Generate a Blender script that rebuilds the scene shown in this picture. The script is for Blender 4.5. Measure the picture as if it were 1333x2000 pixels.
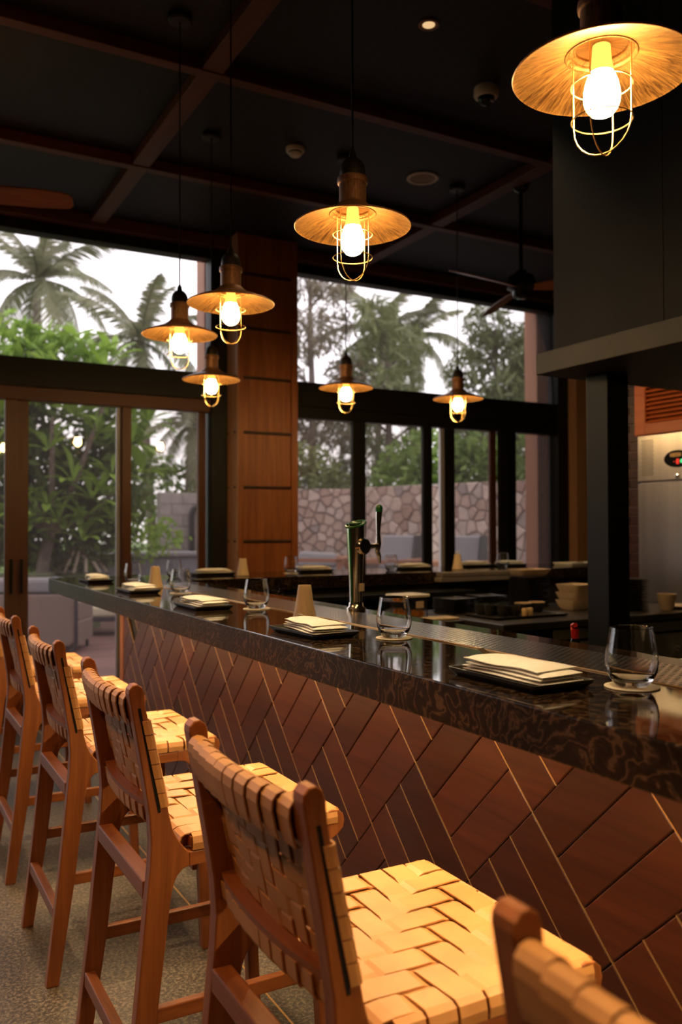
import bpy, bmesh, math, random
import numpy as np
from mathutils import Vector, Matrix

for o in list(bpy.data.objects):
    bpy.data.objects.remove(o, do_unlink=True)
SC = bpy.context.scene
COL = SC.collection
random.seed(7)
PI = math.pi

# ------------------------------------------------------------------ camera
EYE = 1.40
YAW, PITCH, ROLL = 0.505286, 0.0186357, -0.0027142
fwd = Vector((math.sin(YAW)*math.cos(PITCH), math.cos(YAW)*math.cos(PITCH), math.sin(PITCH)))
rt = Vector((math.cos(YAW), -math.sin(YAW), 0))
up = rt.cross(fwd)
rt2 = rt*math.cos(ROLL) + up*math.sin(ROLL)
up2 = up*math.cos(ROLL) - rt*math.sin(ROLL)
cam_d = bpy.data.cameras.new('camera')
cam_d.sensor_fit = 'VERTICAL'
cam_d.sensor_height = 36.0
cam_d.sensor_width = 24.0
cam_d.lens = 1682.2/2000*36
cam_d.clip_start = 0.05
cam_d.clip_end = 400
cam_d.dof.use_dof = True
cam_d.dof.focus_distance = 2.15
cam_d.dof.aperture_fstop = 3.2
cam = bpy.data.objects.new('camera', cam_d)
COL.objects.link(cam)
mw = Matrix.Identity(4)
for i in range(3):
    mw[i][0], mw[i][1], mw[i][2] = rt2[i], up2[i], -fwd[i]
mw[2][3] = EYE
cam.matrix_world = mw
SC.camera = cam

# ------------------------------------------------------------------ world, exposure
wd = bpy.data.worlds.new('overcast_sky')
SC.world = wd
wd.use_nodes = True
nt = wd.node_tree
bg = nt.nodes['Background']
tc = nt.nodes.new('ShaderNodeTexCoord')
nz = nt.nodes.new('ShaderNodeTexNoise')
nz.inputs['Scale'].default_value = 2.2
nz.inputs['Detail'].default_value = 4
rp = nt.nodes.new('ShaderNodeValToRGB')
rp.color_ramp.elements[0].position = 0.35
rp.color_ramp.elements[0].color = (0.86, 0.83, 0.84, 1)
rp.color_ramp.elements[1].position = 0.65
rp.color_ramp.elements[1].color = (0.93, 0.90, 0.90, 1)
nt.links.new(tc.outputs['Generated'], nz.inputs['Vector'])
nt.links.new(nz.outputs['Fac'], rp.inputs['Fac'])
nt.links.new(rp.outputs['Color'], bg.inputs['Color'])
bg.inputs['Strength'].default_value = 2.5
vs = SC.view_settings
vs.view_transform = 'Standard'
vs.look = 'None'
vs.gamma = 1.0
vs.exposure = 0.0
vs.use_curve_mapping = False

SPOT_W = 280.0          # recessed warm downlights
SPOT_COL = (1.0, 0.74, 0.40)
BULB_L = 220.0
LED_L = 115.0            # warm strip under the front lip of the countertop           # pendant filament bulbs

# ------------------------------------------------------------------ materials
def new_mat(name):
    m = bpy.data.materials.new(name)
    m.use_nodes = True
    n = m.node_tree.nodes
    return m, n, m.node_tree.links, n['Principled BSDF']

def coords(n, l, scale=(1, 1, 1), kind='Object', rot=(0, 0, 0)):
    t = n.new('ShaderNodeTexCoord')
    mp = n.new('ShaderNodeMapping')
    mp.inputs['Scale'].default_value = scale
    mp.inputs['Rotation'].default_value = rot
    l.new(t.outputs[kind], mp.inputs['Vector'])
    return mp.outputs['Vector']

def noise(n, l, vec, scale, detail=3, dist=0.0, rough=0.5):
    t = n.new('ShaderNodeTexNoise')
    t.inputs['Scale'].default_value = scale
    t.inputs['Detail'].default_value = detail
    t.inputs['Distortion'].default_value = dist
    t.inputs['Roughness'].default_value = rough
    l.new(vec, t.inputs['Vector'])
    return t.outputs['Fac']

def ramp(n, l, fac, stops):
    r = n.new('ShaderNodeValToRGB')
    e = r.color_ramp.elements
    while len(e) < len(stops):
        e.new(0.5)
    for i, (p, c) in enumerate(stops):
        e[i].position = p
        e[i].color = (c[0], c[1], c[2], 1)
    l.new(fac, r.inputs['Fac'])
    return r.outputs['Color']

def bump(n, l, fac, bsdf, strength=0.2, dist=0.01):
    b = n.new('ShaderNodeBump')
    b.inputs['Strength'].default_value = strength
    b.inputs['Distance'].default_value = dist
    l.new(fac, b.inputs['Height'])
    l.new(b.outputs['Normal'], bsdf.inputs['Normal'])

def plain(name, col, rough=0.5, metal=0.0, var=0.0, scale=20, bmp=0.0, spec=0.5, kind='Object', stretch=(1, 1, 1), coat=0.0):
    m, n, l, b = new_mat(name)
    b.inputs['Base Color'].default_value = (*col, 1)
    b.inputs['Roughness'].default_value = rough
    b.inputs['Metallic'].default_value = metal
    b.inputs['Specular IOR Level'].default_value = spec
    b.inputs['Coat Weight'].default_value = coat
    if var or bmp:
        v = coords(n, l, stretch, kind)
        f = noise(n, l, v, scale, 4)
        if var:
            lo = tuple(max(0, c*(1-var)) for c in col)
            hi = tuple(min(1, c*(1+var)) for c in col)
            l.new(ramp(n, l, f, [(0.3, lo), (0.7, hi)]), b.inputs['Base Color'])
        if bmp:
            bump(n, l, f, b, bmp, 0.004)
    return m

def wood(name, c1, c2, axis='z', rough=0.45, fine=60, spec=0.4, coat=0.0, pieces=0.0):
    m, n, l, b = new_mat(name)
    st = {'x': (0.06, 1, 1), 'y': (1, 0.06, 1), 'z': (1, 1, 0.06)}[axis]
    v = coords(n, l, st)
    f = noise(n, l, v, fine, 5, 0.6)
    g = noise(n, l, v, fine*0.18, 3, 1.2)
    mx = n.new('ShaderNodeMath')
    mx.operation = 'MULTIPLY_ADD'
    mx.inputs[1].default_value = 0.55
    l.new(f, mx.inputs[0])
    m2 = n.new('ShaderNodeMath')
    m2.operation = 'MULTIPLY'
    m2.inputs[1].default_value = 0.45
    l.new(g, m2.inputs[0])
    l.new(m2.outputs[0], mx.inputs[2])
    c = ramp(n, l, mx.outputs[0], [(0.34, c1), (0.66, c2)])
    if pieces:
        oi = n.new('ShaderNodeObjectInfo')
        hs = n.new('ShaderNodeHueSaturation')
        mr = n.new('ShaderNodeMapRange')
        mr.inputs['To Min'].default_value = 1-pieces
        mr.inputs['To Max'].default_value = 1+pieces
        l.new(oi.outputs['Random'], mr.inputs['Value'])
        l.new(mr.outputs['Result'], hs.inputs['Value'])
        l.new(c, hs.inputs['Color'])
        c = hs.outputs['Color']
    l.new(c, b.inputs['Base Color'])
    b.inputs['Roughness'].default_value = rough
    b.inputs['Specular IOR Level'].default_value = spec
    b.inputs['Coat Weight'].default_value = coat
    b.inputs['Coat Roughness'].default_value = 0.2
    bump(n, l, f, b, 0.12, 0.002)
    return m

MT = {}
TEAK1, TEAK2 = (0.20, 0.055, 0.014), (0.39, 0.120, 0.031)
for ax in 'xyz':
    MT['teak_'+ax] = wood('teak_'+ax, TEAK1, TEAK2, ax, 0.42)
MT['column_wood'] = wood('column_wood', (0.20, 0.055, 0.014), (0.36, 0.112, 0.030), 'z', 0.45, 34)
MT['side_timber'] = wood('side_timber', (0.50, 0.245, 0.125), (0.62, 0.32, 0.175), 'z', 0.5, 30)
MT['rung_wood'] = plain('rung_wood', (0.035, 0.012, 0.006), 0.5, var=0.3)
MT['beam_wood'] = wood('beam_wood', (0.085, 0.022, 0.009), (0.14, 0.040, 0.016), 'x', 0.5, 30)
MT['beam_wood_y'] = wood('beam_wood_y', (0.085, 0.022, 0.009), (0.14, 0.040, 0.016), 'y', 0.5, 30)
MT['plank'] = wood('plank', (0.036, 0.0078, 0.0028), (0.078, 0.0175, 0.006), 'y', 0.40, 40, 0.4, 0.08, pieces=0.35)
MT['leather'] = None
m, n, l, b = new_mat('leather')
v = coords(n, l)
f = noise(n, l, v, 9, 3)
f2 = noise(n, l, v, 260, 3)
l.new(ramp(n, l, f, [(0.3, (0.45, 0.190, 0.058)), (0.7, (0.59, 0.265, 0.084))]), b.inputs['Base Color'])
b.inputs['Roughness'].default_value = 0.48
b.inputs['Specular IOR Level'].default_value = 0.4
bump(n, l, f2, b, 0.10, 0.001)
MT['leather'] = m
MT['leather_edge'] = plain('leather_edge', (0.05, 0.018, 0.008), 0.7)
MT['slot'] = plain('slot', (0.006, 0.004, 0.003), 0.9)
MT['joint'] = plain('joint', (0.012, 0.005, 0.003), 0.8)
MT['brass_and_glint'] = plain('brass_and_glint', (0.80, 0.46, 0.18), 0.42, 0.9)  # brass trim, and the light painted on plank joints
MT['black_metal'] = plain('black_metal', (0.007, 0.006, 0.0055), 0.5, 0.0, spec=0.2)
MT['hood_black'] = plain('hood_black', (0.010, 0.0085, 0.008), 0.6, 0.0, var=0.15, scale=6, spec=0.12)
MT['hood_lip'] = plain('hood_lip', (0.040, 0.032, 0.027), 0.5, 0.0, spec=0.2, var=0.1, scale=8)
MT['bronze_frame'] = plain('bronze_frame', (0.105, 0.031, 0.011), 0.45, 0.0, spec=0.4)
MT['dark_frame'] = plain('dark_frame', (0.012, 0.009, 0.008), 0.5, spec=0.3)
MT['glass_edge'] = plain('glass_edge', (0.42, 0.38, 0.42), 0.4)
MT['wall_dark'] = plain('wall_dark', (0.018, 0.010, 0.007), 0.7, var=0.3, scale=3)
MT['ceiling_disc'] = plain('ceiling_disc', (0.82, 0.72, 0.62), 0.6)
MT['ceiling_grille'] = plain('ceiling_grille', (0.33, 0.22, 0.15), 0.7)
MT['dome_black'] = plain('dome_black', (0.01, 0.01, 0.011), 0.08)
MT['napkin'] = plain('napkin', (0.80, 0.76, 0.70), 0.85, var=0.05, scale=40, bmp=0.1, spec=0.2)
MT['coaster'] = plain('coaster', (0.78, 0.70, 0.56), 0.8, spec=0.2)
MT['black_plate'] = plain('black_plate', (0.020, 0.016, 0.013), 0.38)
MT['vase_wood'] = wood('vase_wood', (0.60, 0.42, 0.25), (0.74, 0.54, 0.34), 'z', 0.55, 80)
MT['cream_ceramic'] = plain('cream_ceramic', (0.56, 0.40, 0.26), 0.45, var=0.12, scale=15)
MT['white_ceramic'] = plain('white_ceramic', (0.75, 0.68, 0.58), 0.4)
MT['steel'] = plain('steel', (0.42, 0.38, 0.37), 0.34, 1.0, var=0.10, scale=12, stretch=(1, 1, 0.05))
MT['steel_dark'] = plain('steel_dark', (0.10, 0.088, 0.080), 0.36, 0.8, var=0.15, scale=8)
MT['drawer_grey'] = plain('drawer_grey', (0.17, 0.16, 0.13), 0.45, 0.3)
MT['chrome'] = plain('chrome', (0.78, 0.73, 0.67), 0.16, 1.0)
MT['tap_green'] = plain('tap_green', (0.006, 0.085, 0.018), 0.3)
MT['gold_fork'] = plain('gold_fork', (0.85, 0.58, 0.24), 0.22, 1.0)
MT['cord'] = plain('cord', (0.016, 0.012, 0.010), 0.6)
MT['orange_wood'] = wood('orange_wood', (0.36, 0.072, 0.016), (0.50, 0.115, 0.026), 'y', 0.5, 30)
MT['brick_dark'] = plain('brick_dark', (0.045, 0.013, 0.010), 0.4, var=0.4, scale=6)
MT['mortar'] = plain('mortar', (0.16, 0.10, 0.08), 0.9)
MT['board_grey'] = plain('board_grey', (0.20, 0.155, 0.125), 0.6, var=0.12, scale=10)
MT['red_plastic'] = plain('red_plastic', (0.35, 0.015, 0.012), 0.3)
MT['cork'] = plain('cork', (0.55, 0.34, 0.14), 0.8, var=0.2, scale=60)
MT['fruit'] = plain('fruit', (0.80, 0.30, 0.02), 0.45, var=0.15, scale=30)
MT['paper_tag'] = plain('paper_tag', (0.62, 0.45, 0.30), 0.7)
# outdoors
MT['deck'] = wood('deck', (0.17, 0.085, 0.075), (0.28, 0.155, 0.135), 'x', 0.6, 25, pieces=0.2)
MT['grass'] = plain('grass', (0.10, 0.18, 0.035), 0.9, var=0.4, scale=8)
MT['wicker'] = None
m, n, l, b = new_mat('wicker')
v = coords(n, l, (1, 1, 1))
w = n.new('ShaderNodeTexWave')
w.wave_type = 'BANDS'
w.bands_direction = 'X'
w.inputs['Scale'].default_value = 13
l.new(v, w.inputs['Vector'])
l.new(ramp(n, l, w.outputs['Fac'], [(0.2, (0.13, 0.088, 0.075)), (0.8, (0.36, 0.265, 0.235))]), b.inputs['Base Color'])
b.inputs['Roughness'].default_value = 0.7
bump(n, l, w.outputs['Fac'], b, 0.5, 0.01)
MT['wicker'] = m
MT['cushion_grey'] = plain('cushion_grey', (0.27, 0.255, 0.275), 0.9, var=0.08, scale=30)
MT['cushion_cream'] = plain('cushion_cream', (0.60, 0.52, 0.38), 0.9, var=0.08, scale=30)
MT['outdoor_wood'] = wood('outdoor_wood', (0.26, 0.11, 0.06), (0.40, 0.18, 0.10), 'x', 0.6, 30)
MT['ext_post'] = wood('ext_post', (0.28, 0.115, 0.055), (0.38, 0.165, 0.085), 'z', 0.6, 24)
MT['stone'] = None
m, n, l, b = new_mat('stone')
oi = n.new('ShaderNodeObjectInfo')
v = coords(n, l)
f = noise(n, l, v, 7, 5)
c1 = ramp(n, l, oi.outputs['Random'], [(0.0, (0.30, 0.185, 0.145)), (0.3, (0.50, 0.375, 0.31)), (0.55, (0.38, 0.26, 0.215)), (0.8, (0.58, 0.45, 0.385)), (1.0, (0.29, 0.23, 0.215))])
mm = n.new('ShaderNodeMix')
mm.data_type = 'RGBA'
mm.blend_type = 'MULTIPLY'
mm.inputs['Factor'].default_value = 0.6
l.new(c1, mm.inputs['A'])
l.new(ramp(n, l, f, [(0.3, (0.6, 0.6, 0.62)), (0.7, (1, 1, 1))]), mm.inputs['B'])
l.new(mm.outputs['Result'], b.inputs['Base Color'])
b.inputs['Roughness'].default_value = 0.9
bump(n, l, f, b, 0.4, 0.02)
MT['stone'] = m
MT['stone_joint'] = plain('stone_joint', (0.14, 0.10, 0.09), 0.95)
MT['block'] = plain('block', (0.36, 0.31, 0.30), 0.9, var=0.12, scale=6)
MT['block_joint'] = plain('block_joint', (0.22, 0.19, 0.18), 0.95)
MT['pipe'] = plain('pipe', (0.03, 0.028, 0.03), 0.6)
MT['low_wall'] = plain('low_wall', (0.22, 0.22, 0.25), 0.8, var=0.1)
MT['bark'] = plain('bark', (0.17, 0.13, 0.11), 0.9, var=0.3, scale=14)
MT['driftwood'] = wood('driftwood', (0.42, 0.33, 0.25), (0.62, 0.52, 0.42), 'z', 0.8, 20)
MT['soil'] = plain('soil', (0.11, 0.12, 0.06), 0.95, var=0.3, scale=4)

def leaf_mat(name, ca, cb, trans=0.35):
    m, n, l, b = new_mat(name)
    g = n.new('ShaderNodeNewGeometry')
    c = ramp(n, l, g.outputs['Random Per Island'], [(0.0, ca), (1.0, cb)])
    oi = n.new('ShaderNodeObjectInfo')
    hs = n.new('ShaderNodeHueSaturation')
    mr = n.new('ShaderNodeMapRange')
    mr.inputs['To Min'].default_value = 0.75
    mr.inputs['To Max'].default_value = 1.3
    l.new(oi.outputs['Random'], mr.inputs['Value'])
    l.new(mr.outputs['Result'], hs.inputs['Value'])
    l.new(c, hs.inputs['Color'])
    l.new(hs.outputs['Color'], b.inputs['Base Color'])
    b.inputs['Roughness'].default_value = 0.5
    t = n.new('ShaderNodeBsdfTranslucent')
    l.new(hs.outputs['Color'], t.inputs['Color'])
    mx = n.new('ShaderNodeMixShader')
    mx.inputs['Fac'].default_value = trans
    l.new(b.outputs[0], mx.inputs[1])
    l.new(t.outputs[0], mx.inputs[2])
    l.new(mx.outputs[0], n['Material Output'].inputs['Surface'])
    return m
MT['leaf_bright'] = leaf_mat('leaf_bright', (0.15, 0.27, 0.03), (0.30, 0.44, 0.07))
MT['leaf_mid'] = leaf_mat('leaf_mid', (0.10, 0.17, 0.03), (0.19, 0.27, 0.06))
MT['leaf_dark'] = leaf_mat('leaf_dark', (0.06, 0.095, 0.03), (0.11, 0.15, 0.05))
MT['leaf_palm'] = leaf_mat('leaf_palm', (0.13, 0.14, 0.07), (0.23, 0.22, 0.13))
MT['leaf_dry'] = leaf_mat('leaf_dry', (0.16, 0.13, 0.085), (0.25, 0.20, 0.13))
MT['leaf_olive'] = leaf_mat('leaf_olive', (0.13, 0.155, 0.055), (0.23, 0.25, 0.10))

# marble counter
m, n, l, b = new_mat('marble')
v = coords(n, l)
d1 = n.new('ShaderNodeTexNoise')
d1.inputs['Scale'].default_value = 2.6
d1.inputs['Detail'].default_value = 4
l.new(v, d1.inputs['Vector'])
vm = n.new('ShaderNodeVectorMath')
vm.operation = 'MULTIPLY_ADD'
vm.inputs[1].default_value = (0.55, 0.55, 0.55)
l.new(d1.outputs['Color'], vm.inputs[0])
l.new(v, vm.inputs[2])
wv = n.new('ShaderNodeTexWave')
wv.wave_type = 'RINGS'
wv.rings_direction = 'SPHERICAL'
wv.inputs['Scale'].default_value = 10.0
wv.inputs['Distortion'].default_value = 14.0
wv.inputs['Detail'].default_value = 4
wv.inputs['Detail Scale'].default_value = 2.2
l.new(vm.outputs[0], wv.inputs['Vector'])
f2 = noise(n, l, v, 5, 5)
ca = ramp(n, l, wv.outputs['Fac'], [(0.0, (0.010, 0.0060, 0.0042)), (0.55, (0.0155, 0.009, 0.006)), (0.85, (0.028, 0.017, 0.011)), (0.98, (0.075, 0.047, 0.030))])
mm = n.new('ShaderNodeMix')
mm.data_type = 'RGBA'
mm.blend_type = 'MULTIPLY'
mm.inputs['Factor'].default_value = 0.8
l.new(ca, mm.inputs['A'])
l.new(ramp(n, l, f2, [(0.35, (0.45, 0.40, 0.38)), (0.65, (1.15, 1.05, 0.95))]), mm.inputs['B'])
l.new(mm.outputs['Result'], b.inputs['Base Color'])
gn = n.new('ShaderNodeNewGeometry')
sz = n.new('ShaderNodeSeparateXYZ')
l.new(gn.outputs['Normal'], sz.inputs[0])
mr = n.new('ShaderNodeMapRange')       # polished top, honed edges
mr.inputs['From Min'].default_value = 0.2
mr.inputs['From Max'].default_value = 0.8
mr.inputs['To Min'].default_value = 0.38
mr.inputs['To Max'].default_value = 0.05
l.new(sz.outputs['Z'], mr.inputs['Value'])
l.new(mr.outputs['Result'], b.inputs['Roughness'])
mr2 = n.new('ShaderNodeMapRange')
mr2.inputs['From Min'].default_value = 0.2
mr2.inputs['From Max'].default_value = 0.8
mr2.inputs['To Min'].default_value = 0.12
mr2.inputs['To Max'].default_value = 0.55
l.new(sz.outputs['Z'], mr2.inputs['Value'])
l.new(mr2.outputs['Result'], b.inputs['Specular IOR Level'])
MT['marble'] = m

# perforated stainless strip
m, n, l, b = new_mat('perforated_steel')
v = coords(n, l, (1, 1, 1))
sx = n.new('ShaderNodeSeparateXYZ')
l.new(v, sx.inputs[0])
def mth(op, a, bb=None, c=None):
    t = n.new('ShaderNodeMath')
    t.operation = op
    for i, q in enumerate((a, bb, c)):
        if q is None:
            continue
        if isinstance(q, (int, float)):
            t.inputs[i].default_value = q
        else:
            l.new(q, t.inputs[i])
    return t.outputs[0]
rowf = mth('MULTIPLY', sx.outputs['X'], 1/0.0155)
row = mth('FLOOR', rowf)
par = mth('MULTIPLY', mth('MODULO', row, 2.0), 0.5)
colf = mth('ADD', mth('MULTIPLY', sx.outputs['Y'], 1/0.019), par)
fx = mth('SUBTRACT', mth('FRACT', rowf), 0.5)
fy = mth('SUBTRACT', mth('FRACT', colf), 0.5)
r2 = mth('ADD', mth('MULTIPLY', fx, fx), mth('MULTIPLY', fy, fy))
hole = mth('LESS_THAN', r2, 0.085)
mixc = n.new('ShaderNodeMix')
mixc.data_type = 'RGBA'
l.new(hole, mixc.inputs['Factor'])
mixc.inputs['A'].default_value = (0.62, 0.57, 0.58, 1)
mixc.inputs['B'].default_value = (0.010, 0.008, 0.008, 1)
l.new(mixc.outputs['Result'], b.inputs['Base Color'])
l.new(mth('SUBTRACT', 1.0, hole), b.inputs['Metallic'])
l.new(mth('MULTIPLY_ADD', hole, 0.5, 0.20), b.inputs['Roughness'])
MT['perforated_steel'] = m

# woven bamboo ceiling
m, n, l, b = new_mat('woven_ceiling')
v = coords(n, l, (1, 1, 1), 'Object', (0, 0, PI/4))
ck = n.new('ShaderNodeTexChecker')
ck.inputs['Scale'].default_value = 22
ck.inputs['Color1'].default_value = (0.0045, 0.0035, 0.003, 1)
ck.inputs['Color2'].default_value = (0.009, 0.0065, 0.005, 1)
l.new(v, ck.inputs['Vector'])
l.new(ck.outputs['Color'], b.inputs['Base Color'])
b.inputs['Roughness'].default_value = 0.6
bump(n, l, ck.outputs['Fac'], b, 0.5, 0.01)
MT['woven_ceiling'] = m

# terrazzo floor
m, n, l, b = new_mat('terrazzo')
v = coords(n, l)
vo = n.new('ShaderNodeTexVoronoi')
vo.inputs['Scale'].default_value = 170
l.new(v, vo.inputs['Vector'])
f = noise(n, l, v, 85, 4, 0, 0.8)
g = noise(n, l, v, 1.6, 3)
c1 = ramp(n, l, f, [(0.38, (0.034, 0.024, 0.018)), (0.50, (0.090, 0.066, 0.048)), (0.61, (0.24, 0.18, 0.13))])
mm = n.new('ShaderNodeMix')
mm.data_type = 'RGBA'
mm.blend_type = 'MULTIPLY'
mm.inputs['Factor'].default_value = 0.7
l.new(c1, mm.inputs['A'])
l.new(ramp(n, l, g, [(0.3, (0.75, 0.75, 0.75)), (0.7, (1.1, 1.08, 1.05))]), mm.inputs['B'])
l.new(mm.outputs['Result'], b.inputs['Base Color'])
b.inputs['Roughness'].default_value = 0.42
MT['terrazzo'] = m

# pendant metal, inside and outside
def brushed(name, ca, cb, rough, scale, metal=0.75):
    m, n, l, b = new_mat(name)
    v = coords(n, l, (1, 1, 1))
    sv = n.new('ShaderNodeSeparateXYZ')
    l.new(v, sv.inputs[0])
    at = n.new('ShaderNodeMath')
    at.operation = 'ARCTAN2'
    l.new(sv.outputs['Y'], at.inputs[0])
    l.new(sv.outputs['X'], at.inputs[1])
    cx = n.new('ShaderNodeCombineXYZ')
    m1 = n.new('ShaderNodeMath')
    m1.operation = 'MULTIPLY'
    m1.inputs[1].default_value = 0.55
    l.new(at.outputs[0], m1.inputs[0])
    l.new(m1.outputs[0], cx.inputs[0])
    ln = n.new('ShaderNodeVectorMath')
    ln.operation = 'LENGTH'
    l.new(v, ln.inputs[0])
    l.new(ln.outputs['Value'], cx.inputs[1])
    f = noise(n, l, cx.outputs[0], scale, 6, 1.5, 0.65)
    l.new(ramp(n, l, f, [(0.36, ca), (0.64, cb)]), b.inputs['Base Color'])
    b.inputs['Metallic'].default_value = metal
    b.inputs['Roughness'].default_value = rough
    bump(n, l, f, b, 0.12, 0.003)
    return m
MT['copper_out'] = brushed('copper_out', (0.17, 0.072, 0.034), (0.40, 0.185, 0.092), 0.42, 26, 0.45)
MT['gold_in'] = brushed('gold_in', (0.075, 0.030, 0.010), (0.33, 0.165, 0.048), 0.42, 34)
MT['cage_wire'] = plain('cage_wire', (0.60, 0.40, 0.17), 0.35, 0.85)
MT['cap_dark'] = plain('cap_dark', (0.03, 0.019, 0.013), 0.45, 0.4, var=0.3, scale=30)

def emit(name, col, strength):
    m, n, l, b = new_mat(name)
    b.inputs['Base Color'].default_value = (*col, 1)
    b.inputs['Emission Color'].default_value = (*col, 1)
    b.inputs['Emission Strength'].default_value = strength
    return m
MT['bulb'] = emit('bulb', (1.0, 0.66, 0.26), BULB_L)
MT['bulb_neck'] = emit('bulb_neck', (1.0, 0.55, 0.10), 1.6)
MT['spot_face'] = emit('spot_face', (1.0, 0.66, 0.32), 0.8)
MT['led_warm'] = emit('led_warm', (1.0, 0.74, 0.38), LED_L)
MT['led_red'] = emit('led_red', (1.0, 0.05, 0.03), 0.7)
MT['led_green'] = emit('led_green', (0.10, 0.9, 0.35), 0.7)

def glass(name, col, rough=0.0, ior=1.45):
    m, n, l, b = new_mat(name)
    b.inputs['Base Color'].default_value = (*col, 1)
    b.inputs['Roughness'].default_value = rough
    b.inputs['IOR'].default_value = ior
    b.inputs['Transmission Weight'].default_value = 1.0
    return m
MT['tumbler'] = glass('tumbler', (1, 1, 1))
MT['plastic_clear'] = glass('plastic_clear', (0.92, 0.90, 0.88), 0.12, 1.25)

def pane_mat(name, tint, veil_haze):
    m, n, l, b = new_mat(name)
    t = n.new('ShaderNodeBsdfTransparent')
    t.inputs['Color'].default_value = (*tint, 1)
    g = n.new('ShaderNodeBsdfGlossy')
    g.inputs['Roughness'].default_value = 0.01
    g.inputs['Color'].default_value = (0.9, 0.9, 0.9, 1)
    fr = n.new('ShaderNodeFresnel')
    fr.inputs['IOR'].default_value = 1.45
    mx = n.new('ShaderNodeMixShader')
    l.new(fr.outputs[0], mx.inputs['Fac'])
    l.new(t.outputs[0], mx.inputs[1])
    l.new(g.outputs[0], mx.inputs[2])
    dt = n.new('ShaderNodeBsdfTranslucent')  # translucent share mixed in to paint veiling glare on the panes
    dt.inputs['Color'].default_value = (0.82, 0.70, 0.70, 1)
    m2 = n.new('ShaderNodeMixShader')
    m2.inputs['Fac'].default_value = veil_haze
    l.new(mx.outputs[0], m2.inputs[1])
    l.new(dt.outputs[0], m2.inputs[2])
    l.new(m2.outputs[0], n['Material Output'].inputs['Surface'])
    return m
MT['pane_clear'] = pane_mat('pane_clear', (0.97, 0.95, 0.97), 0.012)
MT['pane_tint'] = pane_mat('pane_tint', (0.80, 0.77, 0.765), 0.026)

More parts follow.
